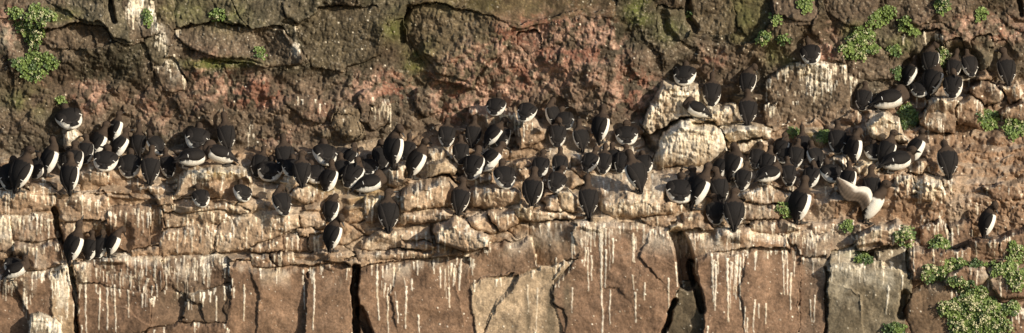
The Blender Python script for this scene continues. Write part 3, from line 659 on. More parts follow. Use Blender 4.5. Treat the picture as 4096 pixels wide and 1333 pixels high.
# ================================================================== the birds: where each one stands
# foot x, foot y, crown x, crown y (photo pixels), heading (0 = facing the cliff, + = right), stance, head, label
G = 'guillemot'
BIRDS = [
 (286,517,252,412,-15,'S','t','guillemot crouching alone on the small cream pedestal above the left flock'),
 (8,752,-2,672,0,'S','n','guillemot cut by the left edge of the picture, low beside the left flock'),
 (45,757,58,622,10,'M','n','dark guillemot at the far left half hidden behind a taller white-sided bird'),
 (78,765,126,584,40,'U','r','tall guillemot at the far left with a long white right side and bill turned right'),
 (155,712,152,605,15,'M','n','shaded guillemot between the tall far left bird and the one arching its neck'),
 (202,706,205,543,55,'U','bl','guillemot arching its neck down to the left, below left of the small pedestal'),
 (262,682,268,590,0,'S','n','mostly hidden small dark guillemot behind the birds below the small pedestal'),
 (302,690,292,560,28,'M','n','guillemot below the small pedestal with white side, head touching its right neighbour'),
 (344,652,337,549,12,'M','l','guillemot below the small pedestal with its bill pointing left at its neighbour'),
 (292,772,277,606,20,'U','l','frontmost guillemot below the left pedestal, standing lowest with white right flank'),
 (385,636,429,483,52,'U','n','guillemot leaning right against its group with a bright white breast, left of the topmost pair'),
 (470,560,474,452,45,'M','n','highest guillemot of the left group with a white shoulder to its right'),
 (482,625,508,508,50,'M','n','guillemot in the middle of the left group with a bluish white belly below the wing'),
 (562,628,565,486,8,'U','u','guillemot of the left group with its bill pointing up to the right'),
 (628,620,590,515,-30,'M','n','guillemot tucked behind the right shoulder of the bill-up bird in the left group'),
 (420,684,424,576,0,'S','l','round-backed guillemot sitting on bare rock, leftmost of the four in the front row'),
 (522,708,522,591,10,'S','t','round-backed guillemot with white rump, second from left in the front row'),
 (600,736,603,579,0,'U','n','upright guillemot with a pointed dark tail, third in the front row of the left group'),
 (672,708,656,590,-10,'M','n','guillemot at the right end of the front row of the left group'),
 (783,597,798,487,0,'S','t','crouching guillemot above the big round nest rock, left of an upright one'),
 (912,604,893,441,-3,'U','u','upright guillemot seen squarely from behind above the big round nest rock'),
 (872,661,843,558,-78,'L','t','sitting guillemot with a gleaming white breast facing left on the big round nest rock'),
 (765,675,822,580,55,'L','t','guillemot crouched behind the white-breasted sitter with tail down left'),
 (1034,706,1051,580,10,'M','n','guillemot at the left end of the huddle right of the big nest rock'),
 (1076,724,1090,620,5,'S','n','guillemot with stained pale rump, front left of the huddle beyond the nest rock'),
 (808,828,793,745,-8,'S','l','small crouching guillemot below the big nest rock, left of two'),
 (960,803,958,716,-18,'S','n','crouching guillemot at the right foot of the big nest rock'),
 (1143,690,1131,531,-5,'U','n','tallest long-necked guillemot in the huddle right of the big nest rock'),
 (1165,706,1166,626,0,'S','t','guillemot with head tucked, wedged under the long-necked one in the huddle'),
 (1210,748,1210,600,3,'U','r','upright guillemot with forked white tail edges standing above two pale stones, bill right'),
 (1296,660,1289,552,-25,'S','t','sleeping guillemot outlined by a white arc on its left side'),
 (1268,734,1245,636,-10,'S','n','dark guillemot just right of the upright one above the pale stones'),
 (1325,760,1328,633,30,'M','u','guillemot with lifted bill and white right flank below the sleeping white-arc bird'),
 (1134,860,1118,736,-10,'M','br','guillemot preening its right shoulder in front of the huddle, white on its left nape'),
 (1328,885,1342,781,28,'M','b','bowed guillemot with white curved right edge, upper of two below the huddle'),
 (1336,1006,1362,855,32,'U','br','guillemot with a long white side, lower of two standing one above the other'),
 (1395,680,1413,567,38,'M','t','guillemot with big tucked brown head and white right sliver, back of the crowd'),
 (1372,717,1362,627,10,'M','n','brown-headed guillemot between the lifted-bill bird and the crowd behind it'),
 (1407,750,1429,624,30,'M','n','guillemot leaning right at the front of the dark crowd, white under the tail'),
 (1472,700,1474,631,0,'S','n','small shaded guillemot deep in the crowd left of the bowing tall bird'),
 (1478,780,1508,676,62,'L','t','guillemot lying along the ledge with a white belly line, head tucked, at the crowd front'),
 (1526,677,1529,555,0,'M','n','shaded upright guillemot directly left of the tall bowing bird'),
 (1593,665,1592,495,40,'U','br','tall guillemot bowing its head to its white breast above a cream pedestal'),
 (1629,642,1632,560,5,'M','u','dark guillemot in the shade right of the tall bowing bird'),
 (1662,715,1700,550,58,'U','r','guillemot with a broad bright white belly turned right beside the beige boulder'),
 (1553,923,1556,753,0,'U','r','guillemot alone on the lower ledge, thin neck and bill turned right'),
 (1784,586,1796,476,-5,'M','n','guillemot left of the pair under the lone ledge sitter, back row centre'),
 (1889,589,1898,465,-5,'U','u','upright guillemot with bill raised, between the back row bird and the long-billed one'),
 (1846,655,1834,546,-5,'M','n','guillemot with white rump sitting just above the bare beige boulder'),
 (1984,462,1989,375,8,'S','n','guillemot sitting alone on a pale ledge above the centre flock with a broad white rump'),
 (1958,593,2016,462,40,'U','r','guillemot under the lone ledge sitter, bill stretched to the right'),
 (2012,592,2022,480,30,'M','n','guillemot standing just in front of the long-billed bird, white right side'),
 (1962,686,2012,565,50,'M','n','guillemot with a white breast to the right in the middle of the centre column'),
 (1900,715,1922,581,25,'M','n','guillemot with a white lower belly right of the bare beige boulder'),
 (2018,753,2006,634,-12,'S','r','plump guillemot with bill pointing right and white belly at the foot of the centre column'),
 (1836,858,1841,706,10,'U','l','guillemot below the beige boulder with bill pointing left, dark back'),
 (2100,486,2129,387,10,'S','n','guillemot sitting behind the large rounded boulder'),
 (2204,510,2218,390,-28,'U','br','guillemot curling its neck to the right, white neck side at left, behind the boulder'),
 (2265,517,2241,426,-15,'S','r','guillemot with bill pointing up right beside the neck-curling bird'),
 (2227,586,2229,467,-10,'M','n','plump guillemot right of the large rounded boulder with white left edge'),
 (2322,605,2310,473,-15,'U','n','upright guillemot with white left edge between the boulder bird and the tall pair'),
 (2165,706,2174,596,10,'M','n','guillemot in the row below the large boulder, left of an upright-necked one'),
 (2236,703,2241,588,0,'M','n','straight-necked guillemot in the row below the large boulder'),
 (2134,827,2138,665,14,'U','n','upright guillemot with white right edge standing below the row under the boulder'),
 (2215,765,2250,660,10,'M','r','guillemot with bill pointing right and white eye line below the straight-necked one'),
 (2412,571,2410,412,28,'U','n','tall guillemot with glowing white right belly against the red rock'),
 (2508,580,2512,478,0,'S','r','squat guillemot with fluffed white belly left of the big streaked outcrop'),
 (2355,688,2388,590,25,'M','n','guillemot leaning right at the left end of the group on the pale slope'),
 (2412,693,2417,573,0,'M','u','guillemot with a full white rump and bill up in the pale slope group'),
 (2460,676,2455,566,0,'M','n','guillemot standing behind between the white-rumped one and the long one on the pale slope'),
 (2482,690,2500,573,8,'M','l','guillemot with a pale line on its bill turned left above the pale slope'),
 (2548,766,2522,595,-25,'U','n','long guillemot with a white left side standing down on the pale slope'),
 (2579,690,2560,600,-5,'S','n','small guillemot with white rump at the right end of the pale slope group'),
 (2353,865,2343,693,0,'U','u','guillemot pointing its bill straight up at the left foot of the pale slope'),
 (2741,341,2746,240,0,'S','t','sleeping guillemot on top of the big streaked outcrop'),
 (2846,423,2853,281,5,'M','u','guillemot with thin raised bill on the outcrop between sleeper and preening bird'),
 (2990,384,3010,250,15,'U','br','guillemot preening over its right shoulder, upper right of the outcrop'),
 (2989,500,2982,353,-5,'U','n','upright guillemot standing on the overhanging slab'),
 (2782,477,2765,384,-72,'L','t','guillemot lying on the front of the outcrop, ruffled white breast to the left'),
 (3248,256,3231,144,-10,'S','u','guillemot crouching alone high on the wall between plant clumps, bill up'),
 (2719,810,2729,688,5,'S','n','leftmost guillemot of the cluster below the outcrop, sitting at the slope edge'),
 (2762,803,2780,662,-15,'M','l','dark guillemot turning its head left behind the white-sided one'),
 (2791,836,2829,648,55,'U','n','long guillemot with a broad white right side in the cluster below the outcrop'),
 (2886,817,2862,664,5,'U','l','brown-headed guillemot with pale bill turned left in the cluster below the outcrop'),
 (2867,894,2858,772,5,'M','l','guillemot with white rump at the very front of the cluster, left of two'),
 (2934,917,2942,750,-5,'U','r','guillemot at the very front of the cluster, right of two, bill right'),
 (2888,715,2903,610,40,'M','b','bowed guillemot with a bluish shaded breast behind the arched-neck one'),
 (2930,726,2944,567,40,'U','bl','guillemot arching its neck to the left above the cluster, against the outcrop foot'),
 (2972,760,2984,672,12,'M','n','guillemot with white belly tuft between arched-neck bird and the right cluster'),
 (3022,671,3036,585,10,'M','l','dark guillemot with face turned left right of the arched-neck bird'),
 (3065,695,3079,585,18,'M','n','guillemot with light brown head at the left front of the right cluster'),
 (3117,640,3136,525,35,'M','t','guillemot with head tucked and white shoulder at the back of the right cluster'),
 (3140,655,3158,568,10,'S','n','small guillemot peeping out in the middle of the right cluster'),
 (3179,668,3196,571,5,'M','n','guillemot with narrow brown head in the middle of the right cluster'),
 (3215,628,3210,509,-5,'U','u','guillemot with bill raised beside a green sprig at the back of the right cluster'),
 (3257,668,3241,559,-20,'M','n','guillemot at the right back of the right cluster with white wing mark'),
 (3155,742,3143,626,-5,'M','n','round-headed guillemot at the front centre of the right cluster'),
 (3074,738,3110,648,48,'L','t','guillemot crouched low with white underside at the front left of the right cluster'),
 (3248,747,3255,640,22,'M','n','guillemot with white right flank just above the tall white-bellied bird'),
 (3209,893,3220,700,42,'U','n','tall slim guillemot with a full white right side standing apart beside green leaves'),
 (3325,730,3301,628,-15,'S','u','guillemot lying low with white edge right of the right cluster'),
 (3350,609,3357,478,0,'M','n','long-necked guillemot with white rump above right of the right cluster'),
 (3395,621,3419,509,18,'M','n','dark guillemot half hidden left of the big white-sided bird under the cream boulder'),
 (3436,652,3442,510,42,'U','b','bowed guillemot with a long white side standing on a small pale stone'),
 (3498,640,3493,564,0,'S','n','dark crouched guillemot in the shade below the cream boulder'),
 (3538,668,3570,515,30,'U','r','guillemot with slim neck and bill right below the cream boulder'),
 (3586,692,3646,580,55,'L','r','guillemot lying forward with bill right, white underside, below the cream boulder'),
 (3671,640,3683,513,55,'M','r','guillemot with a bright white breast facing right behind the forward-lying one'),
 (3791,710,3785,557,-5,'U','b','broad-backed guillemot standing alone right of the cream boulder birds'),
 (3492,808,3498,656,5,'U','ur','guillemot behind the wing-flapping bird with bill pointing up right'),
 (3404,762,3402,652,25,'M','nl','guillemot with its dark head showing just above the raised wing of the flapping bird'),
 (3641,340,3653,228,38,'M','u','guillemot at the left of the top right group, bill up, shaded belly'),
 (3727,300,3736,162,20,'U','br','highest guillemot of the top right group, head bowed to the right'),
 (3725,390,3728,225,42,'U','bl','guillemot of the top right group with a long white right side and head bowed left'),
 (3686,388,3681,326,0,'S','n','low dark guillemot in the shade left of the long white-sided one, top right group'),
 (3808,322,3822,188,8,'U','u','guillemot with bill raised behind the front bird of the top right group'),
 (3879,305,3865,194,-10,'M','n','guillemot at the right of the top right group sitting above a square boulder'),
 (3817,390,3817,271,18,'M','n','frontmost guillemot of the top right group with white lower belly'),
 (4030,342,4015,184,-8,'U','l','upright guillemot alone at the top right corner with bill pointing left'),
 (3453,440,3463,327,12,'M','n','guillemot sitting alone on the drip-streaked wall, left of the curled-up one'),
 (3558,447,3604,337,68,'L','t','curled-up guillemot with tucked head and white breast to the right above the cream boulder'),
 (3953,953,3985,805,48,'U','br','guillemot alone on the far right lower slope, neck curled over its white breast'),
 (72,1118,95,1016,70,'L','u','guillemot lying at the bottom left corner, white belly to the right'),
 (52,1095,64,1030,10,'S','u','head and back of a guillemot behind the lying one in the bottom left corner'),
 (299,1054,321,876,38,'U','u','guillemot with bill straight up, leftmost of four on the lower left ledge'),
 (363,1038,373,924,15,'M','l','dark-headed guillemot, second of four on the lower left ledge'),
 (405,1029,417,921,28,'M','n','dark guillemot leaning on its white-bellied neighbour, third of four on the lower left ledge'),
 (454,1029,494,905,55,'U','b','guillemot with a full white belly facing right, last of four on the lower left ledge'),
 (3484,898,3546,719,98,'F','n','guillemot flapping with both wings raised, white breast facing right'),
]
# ---- footing: behind every bird the rock steps back far enough to leave it room
n_b = fbm(X, Y, 40, 3, 6); n_b2 = fbm(X, Y * .05, 50, 2, 3)
order = sorted(BIRDS, key=lambda b: -b[1])
for b in order:
    bx, by, hx, hy = b[:4]
    hf = float(np.median(HH[row_of(by) - 1:row_of(by) + 2, col_of(bx - 12):col_of(bx + 12)]))
    st = b[5]
    wdt = 46 if st in 'UM' else 58
    s = (slice(row_of(hy - 36), row_of(by + 10) + 1), slice(col_of(min(bx, hx) - wdt - 20), col_of(max(bx, hx) + wdt + 20) + 1))
    xx = X[s] + 6 * fbm(X[s], Y[s], 24, 2, 3); yy = Y[s] + 5 * fbm(X[s], Y[s], 24, 2, 2)
    u = np.clip((by - yy) / max(by - hy, 1), 0, 1)
    ax = bx + (hx - bx) * u
    off = np.abs(xx - ax)
    wid = wdt * np.sqrt(np.clip(1.15 - u ** 3, .05, 1))
    inside = sstep(wid + 22, wid - 12, off) * sstep(hy - 34, hy + 22, yy)
    up = by - yy                                   # pixels above the feet
    alone = not any(o is not b and abs(o[0] - bx) < 95 and by < o[1] and o[3] < by + 50 for o in BIRDS)
    if alone:                                      # a step of rock juts out under a bird that stands by itself
        lift = .10
        g_ = lift * sstep(wdt + 55, wdt - 20, np.abs(X - bx - 10 * n_b)) * sstep(by - 8, by - 2, Y + 6 * n_b) * np.clip(1 - (Y - by) / (60 + 25 * n_b2), 0, 1) ** .7
        HH += g_
        hf += lift
    else:
        hw_ = float(np.median(HH[row_of(hy):row_of((hy + by) / 2) + 1, col_of(min(bx, hx) - 30):col_of(max(bx, hx) + 30)]))
        lift = float(np.clip((hw_ - .05) - (hf - .12), 0, .09))
        if lift > .01:
            HH += lift * sstep(wdt + 30, wdt - 14, np.abs(X - bx - 8 * n_b)) * sstep(by - 8, by - 2, Y + 5 * n_b) * sstep(by + 30, by + 12, Y + 6 * n_b)
            hf += lift
    cap = hf - np.interp(up, [-8, 0, 12, 30, 80, 200], [.06, 0, .08, .115, .12, .06])
    cap = np.where(up < -2, 9, cap)
    HH[s] = np.where(inside > 0, HH[s] * (1 - inside) + np.minimum(HH[s], cap) * inside, HH[s])
    # a little level rock under the feet
    ft = sstep(40, 20, off) * sstep(14, 5, np.abs(yy - by - 5))
    HH[s] = HH[s] * (1 - ft) + np.maximum(HH[s], hf - .02) * ft
    edgepts = 3 if st in 'SL' else 2
    for _ in range(edgepts):
        streaks.append((bx + rng.uniform(-36, 36), by + rng.uniform(2, 16), rng.uniform(8, 40), rng.uniform(4, 8), rng.uniform(.5, .95)))

def ray_point(px, py, h):
    """world point seen at photo pixel (px, py) whose rock stands h metres out"""
    d = DIST - h
    return CAM + (F + RT * ((px - 2048) / FPX) + UP * ((666.5 - py) / FPX)) * d

def rock_h(px, py): return float(samp(HH, np.array(px), np.array(py)))

# ---- colour of the rock
sl_y = np.gradient(HH, axis=0) / np.gradient(ys)[:, None] * 450      # >0: surface leans back towards the top
sl_y = (sl_y[:, :] + np.roll(sl_y, 1, 0) + np.roll(sl_y, -1, 0)) / 3
n1 = fbm(X, Y, 240, 4, 1); n2 = fbm(X, Y, 90, 4, 2); n3 = fbm(X, Y, 30, 3, 3)
def C(c): return np.array(c, np.float32)[None, None, :]
def mixc(a, b, t): return a * (1 - t[..., None]) + b * t[..., None]
def blob(x, y, rx, ry, p=1.0): return p * np.exp(-(((X - x) / rx) ** 2 + ((Y - y) / ry) ** 2))

up_c = mixc(C((.084,.06,.039)), C((.056,.048,.029)), sstep(-.25, .35, n1))
up_c = mixc(up_c, C((.155,.12,.085)), sstep(.05, .5, n2) * .7)
le_c = mixc(C((.265,.18,.115)), C((.20,.128,.08)), sstep(-.2, .4, n2))
le_c = mixc(le_c, C((.32,.228,.148)), sstep(.1, .5, n3) * .6)
rightd = sstep(2700, 3300, X)
le_c = mixc(le_c, C((.19,.119,.075)) * (1 + .3 * n2[..., None]), rightd * .85)
lo_c = mixc(C((.18,.112,.072)), C((.14,.09,.058)), sstep(-.3, .4, n1))
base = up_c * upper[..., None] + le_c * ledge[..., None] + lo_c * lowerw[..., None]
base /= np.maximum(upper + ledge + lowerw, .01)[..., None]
rub_c = mixc(C((.15,.11,.078)), C((.10,.08,.056)), sstep(-.2, .3, n2))
base = mixc(base, rub_c, rubble * .8)
base *= (1 - .25 * upper * sstep(-.2, .25, fbm(X, Y, 330, 2, 2) + .4 * sstep(170, 40, Y)))[..., None]      # upper wall darker in broad patches, more so towards the top
oc = ocol * (1 + .22 * n2 + .12 * n3 + .22 * n1)[..., None]
base = mixc(base, oc, override)
# dull red and pink weathered rock
red = sum(blob(b[0], b[1], b[2] * 1.18, b[3] * 1.18, b[4]) for b in [(2010,230,95,80,.9),(1950,330,160,60,.5),(2230,120,140,90,.5),(2310,215,70,60,1),(2420,170,60,60,.7),(2530,375,70,45,1.1),(2480,330,80,50,.5),
      (2150,300,240,100,.6),(1900,420,120,60,.5),(1800,330,60,60,.4),(2060,150,60,50,.5),(2250,230,100,60,.5),(1560,340,110,45,1),(1480,370,60,40,.7),(1800,400,90,80,.5),(900,360,120,40,.8),(1000,350,60,40,.8),(830,270,60,45,.9),(1060,385,60,40,.7),(360,375,60,50,.9),
      (330,420,50,40,.9),(560,420,60,50,.5),(205,325,30,18,1),(3300,200,60,40,.6),(3950,110,160,50,.6),(3300,140,40,60,.7),(2860,240,50,40,.7),(15,110,60,70,.55),(40,60,30,30,.3),(2560,500,40,40,.4),(1270,440,60,50,.6),(1130,560,80,40,.4),(700,470,120,50,.4)])
red = np.clip(red * (1.0 + 1.5 * n2 + .8 * n3) * (upper + .15), 0, 1)
redc = mixc(C((.19,.088,.06)), C((.32,.20,.148)), sstep(-.35, .25, fbm(X, Y, 70, 3, 6)))
base = mixc(base, redc, np.clip(red * 1.15, 0, 1) * sstep(-.45, .25, n3 + fbm(X, Y, 18, 2, 5)) * .85)
# green algae and moss
moss = sum(blob(*b) for b in [(2550,50,50,50,1.3),(2680,120,60,60,.5),(210,60,90,30,.8),(880,250,140,18,.9),(820,265,80,14,.8),(1660,250,50,70,.7),(1580,110,60,60,.6),(700,40,120,60,.3),(900,60,100,60,.45),
      (120,400,90,60,.5),(1720,180,40,40,.4),(3180,250,60,30,.5),(3090,200,50,60,.45),(2980,60,60,80,.45),(3420,130,60,40,.5),(3600,180,60,50,.5),(3280,550,60,30,.5),(2150,980,20,20,.2),(3440,1015,60,16,.7),(2900,560,20,20,.3),(1310,740,60,20,.6),(1000,690,50,20,.3),(1960,20,300,40,.3)])
moss = np.clip(moss * (1 + 1.2 * n2 + .6 * n3), 0, 1)
base = mixc(base, C((.085,.10,.022)), moss * .8)
ochre = np.clip((blob(1330,745,70,25) + blob(1470,790,60,60,.6) + blob(2080,830,8,60,.5) + blob(870,690,90,22,.6) + blob(3490,640,50,25,.4)) * (1 + n3), 0, 1)
base = mixc(base, C((.34,.24,.07)), ochre * .7)
# lichen on the grey block, dark water stains on the pale blocks
lich = blob(3450,1150,110,90) * sstep(-.1, .4, n2 + n3 * .5); base = mixc(base, C((.36,.34,.28)), np.clip(lich, 0, 1) * .7)
stain = (blob(2205,1260,24,150,.9) + blob(2110,1250,16,110,.7) + blob(2270,1190,26,80,.7) + blob(3400,1220,60,90,.8) + blob(740,1180,110,60,.5) + blob(3250,1200,30,200,.35)) * (1 + .8 * fbm(X, Y * .25, 30, 3, 3))
base = mixc(base, C((.10,.08,.055)), np.clip(stain, 0, .85))
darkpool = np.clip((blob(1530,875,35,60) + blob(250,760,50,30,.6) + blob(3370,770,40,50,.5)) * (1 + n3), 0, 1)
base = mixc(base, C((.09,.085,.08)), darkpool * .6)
base *= (1 + .26 * n3 + .22 * fbm(X, Y, 13, 3, 4))[..., None]
speck = sstep(.34, .6, fbm(X, Y, 9, 2, 1))
base *= (1 + .6 * speck * (upper + .5 * ledge))[..., None]

fleck = sstep(.30, .62, fbm(X, Y, 6.5, 2, 3)) * sstep(-.3, .3, n1 + n3)
base = mixc(base, C((.34,.29,.22)), fleck * (.55 * upper + .25 * ledge + .12 * lowerw))

# ---- guano: coat on the treads, drips over the edges, splashes
gz = np.clip(ledge * 1.0 + lowerw * .25 + upper * .04, 0, 1)
dens = np.interp(X, [0, 600, 1400, 2000, 2450, 2600, 2900, 3200, 3600, 4096], [.75, .55, .6, .75, .9, 1.0, 1.0, .62, .62, .42])
patch = sstep(-.25, .35, n2 + .5 * n3)
coat = np.clip(sl_y / 1.6, 0, 1) * gz * dens * patch * .40
coat = np.maximum(coat, np.clip(tread * (gcoat > .25), 0, 1) * gcoat * (.12 + .6 * patch) * .8)
heavy = sum(blob(*b) for b in [(2770,560,110,70,.9),(2720,430,80,60,.7),(2560,780,110,60,.45),(860,690,90,30,.5),(250,1180,34,110,.75),(20,930,40,60,.7),(110,900,60,40,.6),(290,550,34,40,.8),(3530,500,50,45,.7),(3000,520,70,24,.7),
      (3770,440,34,60,.6),(3710,750,50,40,.5),(3240,330,40,50,.2),(3280,320,30,40,.3),(1500,830,40,40,.6),(560,30,34,60,.9),(620,60,14,60,.7),(655,150,16,40,.7),(690,290,30,40,.5),(860,1010,60,30,.3),(2400,925,80,24,.55),(1830,940,60,24,.5),(1120,115,70,12,.8),(1185,185,16,40,.8),(10,150,40,40,.35)])
coat = np.clip(coat + heavy * sstep(-.35, .45, fbm(X, Y * .35, 22, 3, 2) + .4 * n2) * .75, 0, .95)
wash = lowerw * sstep(ybotg + 120, ybotg + 10, Y) * sstep(-.05, .4, fbm(X, Y * .6, 120, 3, 4) + .3 * fbm(X, Y * .2, 18, 2, 1)) * .38
wash = np.maximum(wash, ledge * sstep(.05, .45, fbm(X, Y * .7, 150, 3, 1) + .35 * fbm(X, Y * .25, 20, 2, 3)) * .30 * dens)
coat = np.maximum(coat, wash)
GU = coat.copy()
def streak(x, y, ln, w, s):
    """one run of droppings down the face"""
    c = float(x); yy = y; end = y + ln; ph = rng.uniform(0, 6); k = 0; dr = rng.normal(0, .05)
    while yy < end:
        r = int(row_of(yy))
        u = (yy - y) / max(ln, 1)
        ww = w * 1.0 * (1.1 - .65 * u) * (1 + .35 * math.sin(ph + k * .7)) * .5
        if u > .9 and ln > 40: ww *= 1.5
        c += dr + rng.normal(0, .5)
        c0 = int(col_of(c - ww - 2)); c1 = int(col_of(c + ww + 2)) + 1
        a = np.clip((ww + 1.6 - np.abs(xs[c0:c1] - c)) / 2.6, 0, 1) * min(1, s * 1.3) * (1 - .25 * u)
        GU[r, c0:c1] = np.maximum(GU[r, c0:c1], a)
        yy += 3; k += 1
def cluster(x0, x1, y0, y1, l0, l1, n, w0=3, w1=7, s0=.6, s1=1.0):
    n = int(n * (.62 if y0 > 900 else .95))
    cs = [rng.uniform(x0, x1) for _ in range(max(2, n // 4))]
    for _ in range(n):
        streak(rng.choice(cs) + rng.normal(0, 9) if rng.random() < .6 else rng.uniform(x0, x1), rng.uniform(y0, y1), l0 * rng.uniform(.4, 1.1) + (l1 - l0) * rng.random() ** 2.6, w0 * .6 + (w1 - w0 * .6) * rng.random() ** 2, rng.uniform(s0 * .6, s1))
for st in streaks: streak(*st)
for c in [(320,560,1062,1110,25,110,46),(330,600,1110,1160,30,150,16),(560,760,1050,1100,20,110,26),(600,645,1120,1160,40,110,6),(665,725,1055,1080,30,100,9),(745,870,1035,1090,40,140,34),(720,795,1165,1180,20,80,14),
          (2330,2450,905,925,30,120,30),(2395,2440,920,950,60,220,10),(2480,2700,915,940,15,70,18),(2530,2545,935,960,60,140,5),(2840,2870,1030,1060,80,190,6),(2900,2926,1030,1050,60,220,4),(2944,2978,1005,1030,100,230,8),
          (3120,3200,990,1060,60,200,9),(3196,3235,940,960,20,80,12),(2780,3140,930,950,15,60,50),(2770,3150,985,1000,8,45,36),(1740,1850,1055,1080,40,150,14),(1790,1822,1050,1070,80,200,6),(1460,1700,1090,1180,20,110,16),(1870,1950,950,965,15,60,12),
          (215,295,1080,1130,60,190,40),(0,80,1125,1150,25,110,22),(80,130,1150,1200,40,110,10),(110,245,1262,1285,20,90,26),(0,60,860,900,30,100,20),(60,200,862,875,20,80,24),(440,660,835,850,20,90,18),(380,420,800,810,20,60,6),
          (2640,2880,520,580,30,120,90),(2600,2860,400,470,15,70,60),(2885,2990,440,480,15,60,20),(3225,3330,285,320,30,90,26),(3300,3340,310,340,40,90,12),(3150,3450,250,300,10,50,30),(3090,3300,340,420,10,60,30),(3060,3090,400,470,20,60,6),
          (3700,3790,470,500,20,80,14),(3420,3640,900,930,20,70,22),(3640,3700,930,960,20,60,10),(3690,3800,840,900,15,60,14),(3840,3960,790,830,10,45,12),(3600,3800,700,760,10,50,30),(3370,3400,890,900,15,40,8),(3880,4096,960,1010,10,40,14),
          (518,572,-10,40,30,90,60,4,10),(596,622,0,70,30,90,26,4,9),(610,660,90,170,20,70,20,3,7),(640,662,120,150,20,60,8,4,8),(660,700,210,290,15,50,14),(1100,1200,105,130,8,30,14),(1180,1200,150,190,20,60,5),(970,1060,500,560,20,70,6),(1490,1560,410,440,20,70,10),(3640,3760,130,160,10,50,10),(3380,3420,1068,1080,20,60,10),(3310,3520,1066,1080,15,70,24),
          (880,960,670,690,15,60,16),(720,880,680,700,20,80,22),(2080,2300,690,720,10,40,20),(2440,2690,800,830,15,50,30),(1450,1560,800,830,20,80,20),(1400,1880,780,830,8,40,20)]:
    cluster(*c)
for a in [(977,1140,145,6,1),(865,1185,105,4,.8),(1212,1080,60,5,1),(1216,1130,110,4,.8),(1255,1070,250,6,1),(1241,1065,50,4,.7),(1390,1062,60,5,.7),(1508,1085,196,7,1),(1549,1183,150,5,.9),(1587,1206,90,6,1),(1625,1145,170,6,1),(1674,1259,80,5,.9),
          (1647,1115,46,6,.9),(1760,1070,84,5,.9),(1843,1055,106,7,1),(1795,1150,80,6,.9),(2407,925,420,8,1),(2423,997,156,6,1),(2350,990,172,4,.9),(2366,1022,102,5,.9),(2452,952,102,6,1),(2534,933,115,6,1),(2541,1169,121,6,1),(2530,1100,60,4,.7),(2440,1160,140,4,.8),(2580,1130,70,4,.8),
          (2674,1111,134,5,.9),(2703,1048,99,5,.9),(2855,1040,170,6,1),(2865,1045,178,6,.9),(2910,1035,255,8,1),(2950,1020,180,6,1),(2962,1030,210,6,1),(3020,1010,72,5,.9),(3022,1200,130,5,1),(3036,1215,60,4,.9),(2981,1226,102,4,.9),(3064,1213,83,5,1),(3128,990,190,4,.8),(3165,1090,150,6,1),(3150,1080,100,4,.9),
          (3534,1048,90,8,1),(3553,1143,115,7,1),(3611,1099,76,5,.9),(3639,1020,90,5,.9),(2990,1270,60,4,.8),(2290,1150,100,4,.6),(2225,1030,120,4,.7),(2150,1150,180,4,.5),(2110,1140,110,4,.5),(2675,725,0,0,0),(2610,740,110,5,.7),(3300,1000,40,4,.7),(3260,1180,110,4,.8),(3242,1200,90,4,.6),(3880,1050,50,8,1),(4000,1130,60,6,1),(3807,1160,36,6,1),(3933,1055,30,5,1),(620,1060,70,5,.8),(512,1160,110,5,.7),(428,1150,170,6,.8),(460,1140,190,6,.9),(400,1150,170,5,.9),(346,1110,230,6,.8)]:
    streak(*a)
# droppings spattered as small white dots
for _ in range(3800):
    x = rng.uniform(0, 4096); y = rng.uniform(0, 1333)
    r_, c_ = int(row_of(y)), int(col_of(x))
    pw = .35 + .65 * gz[r_, c_]
    if rng.random() < pw:
        k = 1 if rng.random() < .8 else 2
        GU[r_:r_ + k, c_:c_ + k] = np.maximum(GU[r_:r_ + k, c_:c_ + k], rng.uniform(.35, .95))
gcol = mixc(C((.73,.64,.49)), C((.84,.78,.66)), sstep(-.3, .4, fbm(X, Y, 36, 2, 6) + .3 * lowerw))
base = mixc(base, gcol, np.clip(GU, 0, 1) * .96)
base = np.clip(base, .012, .85)
HH += .006 * np.clip(GU, 0, 1)

# ---- grid vertices in the world
DD = DIST - HH
RX = (X - 2048) / FPX; RY = (666.5 - Y) / FPX
f_ = np.array(F); r__ = np.array(RT); u_ = np.array(UP); cam_ = np.array(CAM)
VV = cam_ + DD[..., None] * (f_ + RX[..., None] * r__ + RY[..., None] * u_)
QL = LAB[:-1, :-1].copy()                          # block of every quad
inframe = (X[:-1, :-1] > -5) & (X[:-1, :-1] < 4100) & (Y[:-1, :-1] > -5) & (Y[:-1, :-1] < 1338)
# the largest plain ledge cells become stones of their own as well
free = (QL == 0) & (ledge[:-1, :-1] > .6) & (loose_m[:-1, :-1] < .45) & inframe
ids, cnt = np.unique(cid[:-1, :-1][free], return_counts=True)
room = 296 - sum(1 for b in BLK if b['label'] is None)
pick = ids[np.argsort(-cnt)][:max(0, room)]
pick = [int(i) for i, n in zip(ids[np.argsort(-cnt)], np.sort(cnt)[::-1]) if n > 60][:max(0, room)]
nb = len(BLK)
for k, i in enumerate(pick):
    m = free & (cid[:-1, :-1] == i)
    QL[m] = nb + 1 + k
    BLK.append(dict(name='ledge_stone', label=None, cat=None, area=int(m.sum()), cx=float(X[:-1, :-1][m].mean()), cy=float(Y[:-1, :-1][m].mean())))

IDX = np.arange(NX * NY).reshape(NY, NX)
QUADS = np.stack([IDX[:-1, :-1], IDX[1:, :-1], IDX[1:, 1:], IDX[:-1, 1:]], -1)
VF = VV.reshape(-1, 3); CF = base.reshape(-1, 3)

